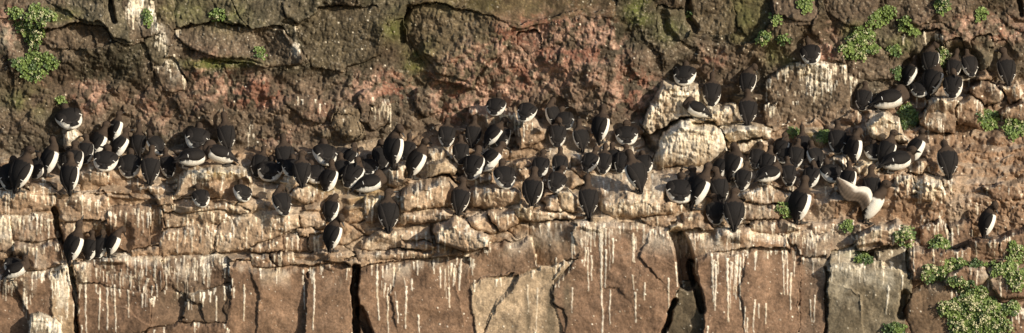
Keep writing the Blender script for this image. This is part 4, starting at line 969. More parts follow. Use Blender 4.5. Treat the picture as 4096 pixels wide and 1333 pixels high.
def patch_object(name, mask, parent=None, back=.12):
    q = QUADS[mask]
    u, inv = np.unique(q, return_inverse=True)
    q2 = inv.reshape(q.shape)
    v = VF[u]; c = CF[u]
    if back:
        e = np.concatenate([q2[:, [0, 1]], q2[:, [1, 2]], q2[:, [2, 3]], q2[:, [3, 0]]])
        key = np.minimum(e[:, 0], e[:, 1]).astype(np.int64) * (len(u) + 1) + np.maximum(e[:, 0], e[:, 1])
        _, first, n = np.unique(key, return_index=True, return_counts=True)
        be = e[first[n == 1]]
        bv, binv = np.unique(be, return_inverse=True)
        be2 = binv.reshape(be.shape) + len(v)
        cen = v.mean(0)
        inner = v[bv] + (cen - v[bv]) * .05
        v = np.concatenate([v, inner + f_ * back]); c = np.concatenate([c, c[bv]])
        q2 = np.concatenate([q2, np.stack([be[:, 1], be[:, 0], be2[:, 0], be2[:, 1]], -1)])
        off = v.mean(0)
    else:
        off = np.zeros(3)
    me = quad_mesh(name, v - off, q2, c, M_ROCK)
    o = link(name, me, parent)
    o.location = off
    return o

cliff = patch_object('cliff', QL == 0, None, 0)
tag(cliff, kind='structure')
order_ = np.argsort(QL.ravel(), kind='stable')
ql_sorted = QL.ravel()[order_]
starts = np.searchsorted(ql_sorted, np.arange(1, len(BLK) + 2))
for k, b in enumerate(BLK):
    i0, i1 = starts[k], starts[k + 1]
    if i1 - i0 < 4: continue
    m = np.zeros(QL.size, bool); m[order_[i0:i1]] = True
    loose = b['label'] is not None
    o = patch_object(b['name'], m.reshape(QL.shape), None if loose else cliff, .2 if loose else .12)
    if loose: tag(o, b['label'], b['cat'], 'loose stones on the ledge')
# ================================================================== guillemots
BLACK = np.array((.017, .0155, .0155)); HOOD = np.array((.056, .040, .030)); WHITE = np.array((.74, .715, .66)); FLANK = np.array((.05, .044, .04))
STANCE = {  # pitch of the trunk, vent (y, z), trunk length, width factor, belly factor
    'U': (69, -.050, .034, .225, 1.25, 1.08),
    'M': (50, -.072, .036, .205, 1.36, 1.15),
    'S': (30, -.090, .046, .18, 1.54, 1.18),
    'L': (15, -.110, .052, .21, 1.22, 1.12),
    'N': (60, -.062, .035, .215, 1.30, 1.12),
    'T': (40, -.082, .040, .19, 1.46, 1.18),
    'F': (66, -.055, .034, .225, 1.0, 1.05),
}
S_ = [-.32, -.1, 0, .08, .2, .35, .5, .65, .8, .92, 1.0, 1.15]
W_ = [.012, .024, .033, .044, .057, .066, .070, .071, .069, .061, .049, .036]
D_ = [.008, .014, .022, .032, .045, .055, .060, .060, .057, .050, .042, .036]     # dorsal
V_ = [.008, .014, .024, .040, .056, .066, .070, .068, .058, .044, .034, .030]     # ventral

V_FLUFF = [.010, .030, .052, .064, .072, .074, .072, .068, .058, .044, .034, .030]     # belly feathers fluffed out over the feet
W_FLUFF = [.012, .034, .048, .056, .064, .069, .072, .072, .069, .061, .049, .036]
class Trunk:
    def __init__(self, st):
        p, vy, vz, L, wf, bf = STANCE[st]
        p = R_(p)
        self.a = np.array((0, math.cos(p), math.sin(p)))
        self.d = np.array((0, -math.sin(p), math.cos(p)))
        self.r = np.array((1., 0, 0))
        self.v = np.array((0, vy, vz)); self.L = L; self.wf = wf; self.bf = bf; self.st = st
        self.fl = st in 'STMN'
        self.V = V_FLUFF if self.fl else V_; self.W = W_FLUFF if self.fl else W_
    def center(self, s):
        return self.v + self.a * (s * self.L) + self.d * (.014 * math.sin(math.pi * min(max(s, -.3), 1.1)))
    def pt(self, s, phi, off=0.):
        w = np.interp(s, S_, self.W) * self.wf + off
        dd = np.interp(s, S_, D_) + off; vv = np.interp(s, S_, self.V) * self.bf + off
        c = math.cos(phi)
        return self.center(s) + self.r * (w * math.sin(phi)) + self.d * ((dd if c > 0 else vv) * c)
    def coords(self, P):
        """trunk position s and angle from the back for world points"""
        q = P - self.v
        s = q @ self.a / self.L
        q2 = q - np.outer(s * self.L, self.a) - np.outer(.014 * np.sin(np.pi * np.clip(s, -.3, 1.1)), self.d)
        return s, np.arctan2(np.abs(q2 @ self.r) / self.wf, q2 @ self.d)

HEADS = {   # head centre offset from the trunk's front end (upright stance), facing
    'n': ((0, .022, .075), (0, 1, .06)), 'u': ((0, .012, .082), (.10, .42, .9)),
    'l': ((-.010, .014, .076), (-.95, .25, .05)), 'r': ((.010, .014, .076), (.95, .25, .05)),
    'ur': ((.006, .014, .080), (.72, .2, .6)),
    'nl': ((-.006, .020, .075), (-.55, .83, .04)), 'nr': ((.006, .020, .075), (.55, .83, .04)), 'nd': ((0, .040, .066), (.1, .85, -.45)),
    'b': ((.0, .062, .045), (0, .45, -.9)), 'bl': ((-.052, .012, .055), (-.45, .1, -.9)), 'br': ((.052, .012, .055), (.45, .1, -.9)),
    't': ((.008, -.020, .048), (.35, -.75, -.55)),
}
TEMPLATES = {}
def smooth_mesh_from(verts, faces, vox):
    me = bpy.data.meshes.new('raw'); me.from_pydata([tuple(v) for v in verts], [], faces); me.update()
    o = bpy.data.objects.new('raw', me); COL.objects.link(o)
    m = o.modifiers.new('r', 'REMESH'); m.mode = 'VOXEL'; m.voxel_size = vox
    s = o.modifiers.new('s', 'SMOOTH'); s.factor = .6; s.iterations = 5
    dg = bpy.context.evaluated_depsgraph_get(); dg.update()
    out = bpy.data.meshes.new_from_object(o.evaluated_get(dg))
    bpy.data.objects.remove(o); bpy.data.meshes.remove(me)
    return out

def tube(path, rads, n=20):
    """closed loft through path; rads = (width, up) per ring; up hint by frame transport"""
    V, Fc = [], []
    P = np.array(path)
    T = np.gradient(P, axis=0); T /= np.linalg.norm(T, axis=1)[:, None]
    x = np.array((1., 0, 0)); x -= T[0] * (x @ T[0]); x /= np.linalg.norm(x)
    for i in range(len(P)):
        x = x - T[i] * (x @ T[i]); x /= np.linalg.norm(x)
        y = np.cross(T[i], x)
        for k in range(n):
            a = 2 * math.pi * k / n
            V.append(P[i] + x * (rads[i][0] * math.cos(a)) + y * (rads[i][1] * math.sin(a)))
    m = len(P)
    for i in range(m - 1):
        for k in range(n):
            k2 = (k + 1) % n
            Fc.append((i * n + k, i * n + k2, (i + 1) * n + k2, (i + 1) * n + k))
    Fc.append(tuple(range(n - 1, -1, -1))); Fc.append(tuple(range((m - 1) * n, m * n)))
    return V, Fc

def ellipsoid(c, axes, radii, nu=14, nv=10):
    V, Fc = [], []
    for j in range(nv + 1):
        th = math.pi * j / nv
        for i in range(nu):
            ph = 2 * math.pi * i / nu
            V.append(c + axes[0] * (radii[0] * math.cos(th)) + axes[1] * (radii[1] * math.sin(th) * math.cos(ph)) + axes[2] * (radii[2] * math.sin(th) * math.sin(ph)))
    for j in range(nv):
        for i in range(nu):
            i2 = (i + 1) % nu
            Fc.append((j * nu + i, j * nu + i2, (j + 1) * nu + i2, (j + 1) * nu + i))
    return V, Fc

def join(lists):
    V, Fc = [], []
    for v, f in lists:
        n = len(V); V += list(v); Fc += [tuple(i + n for i in q) for q in f]
    return V, Fc

def set_col(me, c):
    a = me.attributes.new('col', 'FLOAT_COLOR', 'POINT')
    cc = np.ones((len(me.vertices), 4), np.float32); cc[:, :3] = c
    a.data.foreach_set('color', cc.ravel())

def verts_of(me):
    v = np.zeros(len(me.vertices) * 3, np.float32); me.vertices.foreach_get('co', v)
    return v.reshape(-1, 3).astype(np.float64)

def wing_mesh(tr, side):
    """folded wing lying along the trunk, tip over the tail"""
    ns, nw = 22, 9
    us = np.linspace(0, 1, ns)
    V = []
    SS = np.interp(us, [0, 1], [.90, -.04 if tr.fl else -.20])
    hi = np.interp(SS, [-.20, -.05, .15, .4, .7, .90], [14, 12, 16, 26, 38, 56])
    lo = np.interp(SS, [-.20, -.05, .10, .25, .4, .6, .8, .90], [24, 40, 54, 70, 80, 84, 78, 56])
    if tr.st == 'L': lo = np.interp(SS, [-.20, -.05, .10, .25, .4, .6, .8, .90], [24, 46, 66, 92, 104, 106, 90, 60])
    for layer in (0, 1):
        for i in range(ns):
            for j in range(nw):
                w = j / (nw - 1)
                ed = math.sin(math.pi * w) ** .5 * math.sin(math.pi * min(max(us[i] * .94 + .03, 0), 1)) ** .5
                off = (.0008 + .0058 * ed) if layer == 0 else -.004
                if layer == 0 and us[i] > .45:       # feather layers step towards the tip
                    off += .0016 * (1 - ((us[i] * 9 + w * 2.0) % 1.0)) * ed
                phi = R_(hi[i] + (lo[i] - hi[i]) * w) * side
                V.append(tr.pt(SS[i], phi, off))
    Fc = []
    def idx(l, i, j): return l * ns * nw + i * nw + j
    for i in range(ns - 1):
        for j in range(nw - 1):
            q = (idx(0, i, j), idx(0, i + 1, j), idx(0, i + 1, j + 1), idx(0, i, j + 1))
            p = (idx(1, i, j + 1), idx(1, i + 1, j + 1), idx(1, i + 1, j), idx(1, i, j))
            if side < 0: q = q[::-1]; p = p[::-1]
            Fc += [q, p]
    rim = [(i, 0) for i in range(ns)] + [(ns - 1, j) for j in range(1, nw)] + [(i, nw - 1) for i in range(ns - 2, -1, -1)] + [(0, j) for j in range(nw - 2, 0, -1)]
    for a, b in zip(rim, rim[1:] + rim[:1]):
        q = (idx(0, *b), idx(0, *a), idx(1, *a), idx(1, *b))
        Fc.append(q if side > 0 else q[::-1])
    me = mesh_from('wing', V, Fc, M_WING)
    n = len(V)
    uu = np.tile(np.repeat(us, nw), 2)
    c = BLACK[None, :] * (1.0 + .55 * sstep(.35, .8, uu) - .25 * (np.abs(uu - .55) < .05))[:, None]
    c = c * np.array((1.04, 1, .95))
    set_col(me, c)
    return me

def bar_mesh(tr, side):
    """white tips of the inner flight feathers"""
    V, Fc = [], []
    n = 7
    for layer in (0, 1):
        for i in range(n):
            ph = R_(44 + 26 * i / (n - 1)) * side
            s = .225 - .02 * i / (n - 1)
            wd = .012 * math.sin(math.pi * (i + .6) / (n + .2)) ** .6
            off = .0095 if layer == 0 else .003
            V.append(tr.pt(s + wd, ph, off)); V.append(tr.pt(s - wd * .8, ph, off))
    for i in range(n - 1):
        a = 2 * i; b = 2 * n + 2 * i
        Fc += [(a, a + 1, a + 3, a + 2), (b + 2, b + 3, b + 1, b), (a, a + 2, b + 2, b), (a + 3, a + 1, b + 1, b + 3)]
    Fc += [(0, 2 * n, 2 * n + 1, 1), (2 * n - 2, 2 * n - 1, 4 * n - 1, 4 * n - 2)]
    return mesh_from('wing_bar', V, Fc, M_WHITE)

def tail_mesh(tr):
    V, Fc = [], []
    n = 6
    for i in range(n):
        u = i / (n - 1)
        c = tr.center(.04 - (.20 if tr.fl else .30) * u) + tr.d * (.012 if tr.fl else 0) + tr.d * (.006 - .012 * u)
        w = (.026 * (1 - .25 * u) * (1 if i < n - 1 else .45)); th = .010 * (1 - .75 * u)
        for sx, sz in ((-1, .0), (-.5, 1), (.5, 1), (1, .0), (.5, -1), (-.5, -1)):
            V.append(c + tr.r * (w * sx) + tr.d * (th * sz))
    for i in range(n - 1):
        for k in range(6):
            k2 = (k + 1) % 6
            Fc.append((i * 6 + k, (i + 1) * 6 + k, (i + 1) * 6 + k2, i * 6 + k2))
    Fc.append(tuple(range(6))); Fc.append(tuple(range(6 * n - 1, 6 * n - 7, -1)))
    me = mesh_from('tail', V, Fc, M_WING)
    set_col(me, BLACK * 1.15)
    return me

def foot_mesh(tr, side):
    """short shank and a webbed foot with three toes"""
    x = .026 * side; y0 = tr.v[1] + .02; zt = tr.v[2] + .004
    V = [(x - .006, y0 - .006, zt), (x + .006, y0 - .006, zt), (x + .006, y0 + .006, zt), (x - .006, y0 + .006, zt),
         (x - .005, y0 - .004, .006), (x + .005, y0 - .004, .006), (x + .006, y0 + .008, .006), (x - .006, y0 + .008, .006),
         (x - .024, y0 + .044, .004), (x - .011, y0 + .046, .003), (x, y0 + .056, .005), (x + .011, y0 + .046, .003), (x + .024, y0 + .044, .004),
         (x - .024, y0 + .044, -.004), (x, y0 + .056, -.004), (x + .024, y0 + .044, -.004), (x - .006, y0 - .006, -.004), (x + .006, y0 - .006, -.004)]
    Fc = [(0, 1, 5, 4), (1, 2, 6, 5), (2, 3, 7, 6), (3, 0, 4, 7), (7, 6, 10), (7, 10, 9), (7, 9, 8), (6, 12, 11), (6, 11, 10),
          (8, 13, 16, 4), (4, 7, 8), (5, 12, 6), (5, 17, 15, 12), (4, 16, 17, 5), (13, 14, 16), (14, 17, 16), (14, 15, 17), (8, 9, 13), (9, 10, 14, 13), (10, 11, 15, 14), (11, 12, 15)]
    return mesh_from('foot', V, Fc, M_FOOT, False)

def head_frame(tr, hd):
    off, face = HEADS[hd]
    off = np.array(off, float); face = np.array(face, float); face /= np.linalg.norm(face)
    end = tr.center(1.0)
    if tr.st in 'MN': off = off * np.array((1, 1, .92))
    if tr.st in 'SLT': off = off * np.array((1, .8, .78))
    if hd == 't' and tr.st in 'SLMNT': off = off + np.array((0, -.012, .012))
    H = end + off
    upv = np.array((0, 0, 1.)) if abs(face[2]) < .7 else (-tr.a if face[2] > 0 else tr.a) * 1.0
    if abs(face[2]) >= .7: upv = np.array((0, -1., .2)) if face[2] > 0 else np.array((0, .6, .8)); 
    y = upv - face * (upv @ face); y /= np.linalg.norm(y)
    x = np.cross(face, y)
    return H, face, x, y, end

def body_mesh(tr, hd):
    H, face, hx_, hy_, end = head_frame(tr, hd)
    path, rads = [], []
    for s in np.linspace(-.20 if tr.fl else -.02, 1.0, 22):
        w = np.interp(s, S_, tr.W) * tr.wf; dd = np.interp(s, S_, D_); vv = np.interp(s, S_, tr.V) * tr.bf
        path.append(tr.center(s) + tr.d * (dd - vv) / 2); rads.append((w, (dd + vv) / 2))
    c1 = end + tr.a * .030; P0 = path[-1]
    back = H - face * .012
    for k in range(1, 10):
        u = k / 9
        p = (1 - u) ** 2 * P0 + 2 * u * (1 - u) * (c1 * .6 + (P0 + back) / 2 * .4) + u * u * back
        r = .047 - .017 * math.sin(math.pi * min(u * .62, 1)) - .003 * u
        if hd == 't': r += .004
        path.append(p); rads.append((r, r))
    A = tube(path, rads)
    B = ellipsoid(H, (face, hx_, hy_), (.042, .033, .034))
    Cc = ellipsoid(H + face * .030 - hy_ * .004, (face, hx_, hy_), (.022, .013, .014), 10, 8)
    V, Fc = join([A, B, Cc])
    me = smooth_mesh_from(V, Fc, .0055)
    P = verts_of(me)
    s, phi = tr.coords(P)
    # neck and head: anything past the breast line
    ad = np.degrees(phi)
    hood_line = .90 - .06 * np.sin(np.radians(np.clip(ad, 0, 180)) / 1) + .02 * np.sin(P[:, 0] * 160)
    hood = sstep(-.025, .03, s - hood_line)
    nearhead = np.linalg.norm(P - H, axis=1) < .040
    hood = np.where(nearhead, 1, hood)
    wl = np.interp(s, [-.1, .0, .15, .35, .6, .8, .95], [104, 82, 68, 64, 64, 62, 56])
    if tr.st == 'L': wl = np.interp(s, [-.1, .0, .15, .35, .6, .8, .95], [104, 98, 96, 98, 98, 84, 58])
    if tr.st == 'F': wl = np.interp(s, [-.1, .0, .3, .6, .85, .95], [110, 100, 92, 84, 76, 60])
    if tr.fl: wl = wl - 18 * sstep(.2, -.1, s)
    wl = wl + 5 * np.sin(s * 40) + 3 * np.sin(s * 93)
    white = sstep(-5, 5, ad - wl)
    fl_ = vnoise(P[:, 0] * 60 + P[:, 2] * 30, s * 9., 4)
    brk = 1 - .40 * sstep(26, 4, ad - wl) * sstep(-.1, .4, fl_) - .12 * sstep(.35, .0, s)
    c = BLACK[None] * (1 - white)[:, None] + (WHITE[None] * brk[:, None]) * white[:, None]
    c = c * (1 - hood)[:, None] + HOOD[None] * hood[:, None]
    set_col(me, c)
    me.materials.clear(); me.materials.append(M_PLUM)
    me.polygons.foreach_set('use_smooth', np.ones(len(me.polygons), bool))
    me.name = 'body'
    return me

def bill_mesh(tr, hd):
    H, face, x, y, _ = head_frame(tr, hd)
    path = [H + face * t - y * (.004 + .06 * max(0, t - .065) ** 1.0) for t in (.036, .050, .062, .074, .084, .090)]
    r = [(.0085, .0105), (.0070, .0095), (.0056, .0082), (.0042, .0062), (.0026, .0036), (.0008, .001)]
    V, Fc = tube(path, r, 8)
    return mesh_from('bill', V, Fc, M_BILL)

def eye_mesh(tr, hd, side):
    H, face, x, y, _ = head_frame(tr, hd)
    V, Fc = ellipsoid(H + face * .017 + y * .006 + x * (.0295 * side), (face, x, y), (.0042, .0036, .0042), 8, 6)
    return mesh_from('eye', V, Fc, M_EYE)

def spread_wing(tr, side, out, rear, pale_layer):
    """an open wing with pale lining below, dark above, and separate flight feather tips at the rear edge"""
    sh = tr.pt(.80, R_(62) * side, -.012)
    V, Fc, Cn = [], [], []
    span, root = .30, .14
    out = np.array(out, float); out /= np.linalg.norm(out)
    rear = np.array(rear, float); rear -= out * (rear @ out); rear /= np.linalg.norm(rear)
    nrm = np.cross(out, rear)
    n, m = 40, 9
    for layer in (0, 1):
        for i in range(n):
            u = i / (n - 1)
            lead = .035 * math.sin(min(u * 2.2, 1) * math.pi) * (1 if u < .5 else 1) - .035 * u ** 2.4
            ch = root * (1 - .10 * u) * (1 - max(0, (u - .55) / .45) ** 1.6 * .86)
            k = (u * 13) % 1.0
            ch *= 1 + .035 * (k - .5) * (1 if u > .08 else 0)
            for j in range(m):
                w = j / (m - 1)
                arch = .030 * math.sin(math.pi * min(w * 1.15, 1)) * (1 - .6 * u) - .05 * u * u
                th = (.007 * (1 - .6 * u) * math.sin(math.pi * (w * .9 + .08)) + .0008 * k * w) * (1 if layer == 0 else -1)
                V.append(sh + out * (u * span) + rear * (w * ch - lead) + nrm * (arch + th))
                if layer != pale_layer: Cn.append(BLACK * (1.1 + .7 * k) + (np.array((.10, .09, .08)) if k > .86 and w > .3 else 0))
                else:
                    lin = np.array((.62, .575, .51)) * (1 - .07 * math.sin(u * 29 + w * 9)); fl = np.array((.13, .10, .078)) * (.85 + .35 * k)
                    q = float(sstep(.28, .42, np.array(w + .5 * max(0, u - .30))))
                    Cn.append(lin * (1 - q) + fl * q)
    def idx(l, i, j): return l * n * m + i * m + j
    for i in range(n - 1):
        for j in range(m - 1):
            Fc.append((idx(0, i, j), idx(0, i + 1, j), idx(0, i + 1, j + 1), idx(0, i, j + 1)))
            Fc.append((idx(1, i, j + 1), idx(1, i + 1, j + 1), idx(1, i + 1, j), idx(1, i, j)))
    rim = [(i, 0) for i in range(n)] + [(n - 1, j) for j in range(1, m)] + [(i, m - 1) for i in range(n - 2, -1, -1)] + [(0, j) for j in range(m - 2, 0, -1)]
    for a, b in zip(rim, rim[1:] + rim[:1]): Fc.append((idx(0, *b), idx(0, *a), idx(1, *a), idx(1, *b)))
    me = mesh_from('wing', V, Fc, M_WING)
    set_col(me, np.array(Cn))
    return me

def template(st, hd):
    if (st, hd) in TEMPLATES: return TEMPLATES[(st, hd)]
    tr = Trunk(st)
    key = 'parts' + st
    if key not in TEMPLATES:
        if st == 'F':
            TEMPLATES[key] = dict(wing=[spread_wing(tr, 1, (.62, -.85, .50), (.2, -.35, -1), 0), spread_wing(tr, -1, (-.35, -.72, .62), (0, -.5, -.6), 1)], bar=[None, None])
        else:
            TEMPLATES[key] = dict(wing=[wing_mesh(tr, 1), wing_mesh(tr, -1)], bar=[bar_mesh(tr, 1), bar_mesh(tr, -1)])
        TEMPLATES[key].update(tail=tail_mesh(tr), foot=[foot_mesh(tr, 1), foot_mesh(tr, -1)])
    sh = TEMPLATES[key]
    bm = body_mesh(tr, hd)
    P = verts_of(bm)
    t = dict(body=bm, bill=bill_mesh(tr, hd), eye=[eye_mesh(tr, hd, 1), eye_mesh(tr, hd, -1)], verts=P, **sh)
    TEMPLATES[(st, hd)] = t
    return t

prng = random.Random(5)
def place_bird(b):
    bx, by, hx, hy, yaw, st, hd, label = b
    yaw = yaw * 1.12 + (rng.uniform(-11, 11) if st in 'UMS' else 0)
    if hd == 'n' and st in 'UMS': hd = prng.choice(['n', 'n', 'nl', 'nr', 'nd', 't' if st != 'U' else 'nr', 'nl'])
    if st == 'M' and prng.random() < .5: st = 'N'
    if st == 'S' and prng.random() < .4: st = 'T'
    t = template(st, hd)
    P = t['verts']
    h = float(np.median(HH[row_of(by - 2) - 1:row_of(by - 2) + 2, col_of(bx - 9):col_of(bx + 9)]))
    pos = ray_point(bx, by - 3, h)
    Rz = Matrix.Rotation(-R_(yaw), 4, 'Z')
    Q = P @ np.array(Rz.to_3x3()).T
    sx_ = Q @ np.array(RT); sy_ = Q @ np.array(UP)
    k = int(np.argmax(sy_))
    top = sy_.max(); near = sy_ > top - .012
    cx = float(sx_[near].mean())
    tx_, ty_ = (hx - bx) / PPM, (by - 3 - hy) / PPM
    # size from the height in the photograph, lean from the sideways offset of the crown
    ang = math.atan2(tx_, ty_) - math.atan2(cx, top)
    ang = max(-R_(20), min(R_(20), ang))
    ang += R_(rng.uniform(-4, 4)) if st != 'F' else 0
    scl = math.hypot(tx_, ty_) / math.hypot(cx, top)
    scl = max(.78, min(1.32, scl))
    root = empty('guillemot', pos)
    M = Matrix.Translation(pos) @ Matrix.Rotation(ang, 4, F) @ Rz @ Matrix.Scale(scl, 4) @ Matrix.Diagonal((rng.uniform(.94, 1.08), rng.uniform(.97, 1.06), 1, 1))
    root.matrix_world = M
    tag(root, label, 'seabird', 'guillemots nesting on the cliff ledges')
    body = link('body', t['body'], root)
    for e in t['eye']: link('eye', e, body)
    link('bill', t['bill'], root)
    for w, bar in zip(t['wing'], t['bar']):
        wo_ = link('wing', w, root)
        if bar is not None: link('wing_bar', bar, wo_)
    link('tail', t['tail'], root)
    for f in t['foot']: link('foot', f, root)
    return root

for b in BIRDS: place_bird(b)
# ================================================================== scurvy grass clumps
def leaf_rosette(seed, n=9):
    rg_ = random.Random(seed)
    V, Fc = [], []
    for k in range(n):
        a = 2 * math.pi * k / n * 1.0 + rg_.uniform(-.35, .35)
        ring = k % 2
        r = (.016 + .016 * ring) * rg_.uniform(.8, 1.2)
        tilt = (.55 if ring else .25) + rg_.uniform(-.15, .15)
        L = rg_.uniform(.017, .024); Wd = L * rg_.uniform(.8, 1.0)
        ca, sa = math.cos(a), math.sin(a)
        cx, cy, cz = ca * r, sa * r, .018 - .012 * ring + rg_.uniform(-.004, .006)
        ct, st_ = math.cos(tilt), math.sin(tilt)
        base = len(V)
        V.append((cx, cy, cz - .003))
        for q in range(7):
            t = 2 * math.pi * q / 7
            u = math.cos(t) * L * .62; v = math.sin(t) * Wd * .62
            V.append((cx + (u * ct) * ca - v * sa, cy + (u * ct) * sa + v * ca, cz - u * st_ + .0035))
        for q in range(7): Fc.append((base, base + 1 + q, base + 1 + (q + 1) % 7))
        V.append((ca * .004, sa * .004, -.02)); V.append((ca * .004 - sa * .002, sa * .004 + ca * .002, -.02))
        Fc.append((base, len(V) - 2, len(V) - 1))
    return V, Fc
ROS = []
for mi, m in enumerate(M_LEAF):
    for s in range(3):
        v, f = leaf_rosette(10 * mi + s, 9 + s)
        ROS.append((mi, mesh_from('leaf_rosette', v, f, m, False)))
def flower_head(seed):
    rg_ = random.Random(seed)
    V, Fc = [], []
    for k in range(11):
        a = rg_.uniform(0, 6.28); r = .019 * math.sqrt(rg_.random())
        c = np.array((math.cos(a) * r, math.sin(a) * r, .03 + rg_.uniform(-.007, .007) - r * .3))
        base = len(V); s = rg_.uniform(.004, .0065)
        tz = rg_.uniform(-.5, .5); tw = rg_.uniform(-.5, .5)
        for q in range(4):
            t = 2 * math.pi * q / 4 + a
            for dr, dz in ((1.0, .0), (.45, .1)):
                p = t + (0 if dr == 1 else math.pi / 4)
                V.append(c + np.array((math.cos(p) * s * dr, math.sin(p) * s * dr, math.cos(p) * s * tz + math.sin(p) * s * tw)))
        V.append(c + np.array((0, 0, -.012)))
        for q in range(8): Fc.append((base + q, base + (q + 1) % 8, base + 8))
        Fc.append(tuple(base + q for q in range(8)))
    return V, Fc
FLW = [mesh_from('flower_head', *flower_head(s), M_FLOWER, False) for s in range(4)]

def clump(shapes, n, fl, label, tones=(0, 0, 1, 2), size=1.0, flat=False):
    """shapes: ellipses (x, y, rx, ry) in photo pixels that the clump covers"""
    n = max(3, int(n * .66)); fl = int(fl * .85)
    pts = []
    area = [s[2] * s[3] for s in shapes]
    tries = 0
    rr = random.Random(int(shapes[0][0] * 13 + shapes[0][1]))
    while len(pts) < n and tries < n * 60:
        tries += 1
        s = rr.choices(shapes, area)[0]
        a = rr.uniform(0, 6.283); r = math.sqrt(rr.random()) * (1 + .12 * math.sin(3 * a + s[0]))
        x, y = s[0] + s[2] * r * math.cos(a), s[1] + s[3] * r * math.sin(a)
        if all((x - p[0]) ** 2 + (y - p[1]) ** 2 > (13 * size) ** 2 for p in pts): pts.append((x, y, r))
    cx = sum(p[0] for p in pts) / len(pts); cy = sum(p[1] for p in pts) / len(pts)
    org = ray_point(cx, cy, rock_h(cx, cy))
    root = empty('scurvy_grass', org)
    tag(root, label, 'plant', 'scurvy grass growing on the cliff')
    outn = Vector((.15, -.8, .55)).normalized()
    def put(name, me, x, y, up, sc_):
        hh = float(HH[max(0, row_of(y) - 3):row_of(y) + 4, max(0, col_of(x) - 3):col_of(x) + 4].mean())
        p = ray_point(x, y, hh + up)
        nn = (outn + Vector((rr.uniform(-.4, .4), rr.uniform(-.3, .3), rr.uniform(-.35, .35)))).normalized()
        o = link(name, me, root)
        q = nn.to_track_quat('Z', 'Y') @ Quaternion((0, 0, 1), rr.uniform(0, 6.28))
        o.matrix_parent_inverse = Matrix.Identity(4)
        o.location = p - org
        o.rotation_mode = 'QUATERNION'; o.rotation_quaternion = q
        o.scale = (sc_,) * 3
    for x, y, r in pts:
        tone = rr.choice(tones) if rr.random() < .75 else rr.choice((0, 1, 2))
        me = rr.choice([m for mi, m in ROS if mi == tone])
        put('leaf_rosette', me, x, y, .012 + .03 * (1 - r) * rr.random(), size * rr.uniform(.75, 1.25))
    for k in range(fl):
        x, y, r = rr.choice(pts)
        put('flower_head', rr.choice(FLW), x + rr.uniform(-8, 8), y + rr.uniform(-8, 6), .030 + .02 * rr.random(), size * rr.uniform(.8, 1.25))

clump([(165,60,45,32),(130,105,55,45),(135,150,32,34)], 75, 26, 'tall leafy clump with cream flowers high on the wall at the upper left', (0, 1, 0, 2))
clump([(110,265,55,36),(165,255,60,45),(125,300,40,22)], 70, 5, 'rounded leafy mat below the flowering clump at the upper left', (0, 2, 0))
clump([(58,56,22,20)], 10, 1, 'small leafy tuft left of the tall flowering clump, upper left')
clump([(592,65,15,18),(594,86,14,12)], 10, 0, 'small hanging sprig beside the white droppings streak at the upper left', (0, 2))
clump([(872,60,26,20)], 14, 2, 'small tuft on the dark rock at the top, left of centre', (0, 1))
clump([(1040,213,16,20)], 8, 0, 'single bright rosette in a crack of the upper wall, left of centre', (1, 0))
clump([(244,404,18,12)], 7, 0, 'tiny bright sprig directly behind the head of the bird on the small pedestal', (1, 0))
clump([(3220,22,26,24)], 14, 0, 'round bright rosette at the very top right of centre', (0, 1))
clump([(3100,80,20,22)], 9, 2, 'sprig with a yellow touch left of the round top rosette', (0, 1))
clump([(3056,150,26,20),(3042,170,14,8)], 13, 2, 'pale green tuft lowest left of the three sprigs near the top', (1, 0))
clump([(3130,162,20,16)], 8, 0, 'dim tuft right of the pale green tuft near the top', (0, 2))
clump([(3540,55,38,28),(3500,84,30,24)], 34, 0, 'bright leafy clump above the square boulder at the top right', (1, 0, 0))
clump([(3618,98,24,26),(3655,124,20,14)], 20, 1, 'leafy clump trailing down right of the bright clump, top right', (1, 0))
clump([(3450,140,40,26),(3425,170,34,28),(3480,195,30,14),(3390,205,30,24),(3425,222,34,14)], 84, 22, 'large patchy mat with white flowers at its lower left edge, upper right', (0, 1, 0))
clump([(3765,20,30,20),(3760,50,14,12)], 16, 6, 'thin flowering tuft at the top edge above the top right group')
clump([(3922,62,18,26)], 12, 1, 'narrow tuft on the wall left of the top right corner', (1, 0))
clump([(3580,205,24,20)], 12, 0, 'dull mossy tuft between dark boulders left of the top right group', (2, 0))
clump([(3592,290,20,16)], 10, 0, 'dark green sprig left of the bill-up bird in the top right group', (0, 2))
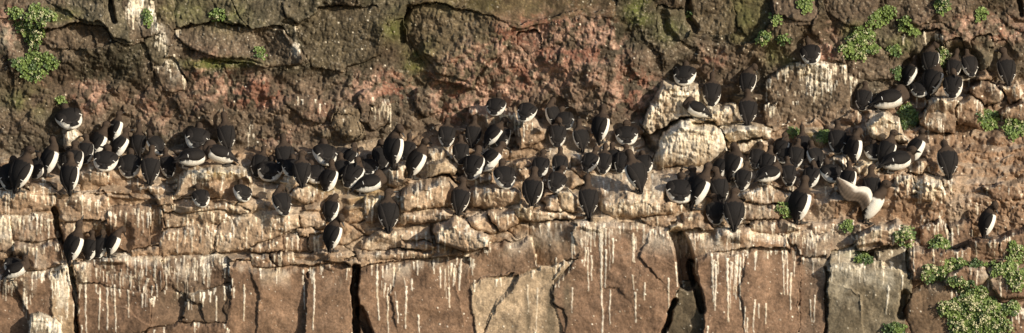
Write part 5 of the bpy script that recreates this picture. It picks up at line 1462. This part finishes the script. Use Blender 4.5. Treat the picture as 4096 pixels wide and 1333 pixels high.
clump([(3770,235,16,34)], 16, 12, 'flowering sprig behind the heads of the top right group')
clump([(3632,470,34,42)], 40, 0, 'deep green round-leaved clump right of the cream boulder', (2, 2, 0))
clump([(3950,480,36,34)], 30, 4, 'green clump between the brown boulders at the right', (2, 0, 0))
clump([(4062,510,44,36)], 34, 12, 'pale flowering clump at the right edge beside the boulders')
clump([(3180,530,24,14)], 11, 1, 'sprig showing behind the heads of the right cluster', (1, 0))
clump([(3300,548,26,18)], 14, 0, 'yellowish mossy tuft above the right cluster', (1, 0))
clump([(3145,842,30,24)], 26, 0, 'fresh green tuft left of the tall slim bird standing apart', (0, 0, 1))
clump([(3392,905,20,16)], 9, 0, 'small tuft below the tail of the wing-flapping bird', (2, 0))
clump([(3618,950,32,34)], 32, 22, 'flowering clump hanging over the ledge edge at lower right', (0, 1))
clump([(3757,978,34,20)], 26, 4, 'small green clump right of the hanging flowering clump', (0, 2, 1))
clump([(3455,1034,28,16)], 16, 0, 'low green clump in the hollow under the jutting block', (2, 0))
clump([(3733,1096,46,28)], 44, 24, 'dense flowering clump left of the two small ones on the lower right blocks', (0, 2))
clump([(3810,1062,44,20)], 34, 10, 'spreading tuft on the joint above the lower right blocks', (0, 1))
clump([(3910,1055,30,12)], 10, 1, 'thin sparse tuft right of the spreading tuft, lower right', (2,))
clump([(3826,1130,30,16),(3870,1150,36,20)], 24, 5, 'leafy strip above the great flowering mat at lower right', (0, 2))
clump([(3900,1185,50,40),(3850,1240,80,50),(3940,1250,70,60),(3880,1320,90,40),(3990,1310,60,30)], 220, 120, 'great flowering mat filling the lower right corner', (0, 1, 0, 2))
clump([(4060,1020,40,40),(4010,1075,46,30),(4062,1110,40,44)], 70, 34, 'flowering clump on the right edge above the great mat', (0, 1))
clump([(4045,1235,28,22)], 16, 3, 'small clump between the great mat and the right edge', (0, 2))
clump([(3580,1322,36,24)], 24, 0, 'green clump at the bottom edge beside the dark boulder', (0, 2, 2))
clump([(2760,62,10,8)], 3, 0, 'faint moss sprig on the dark rock at the top centre right', (2,))
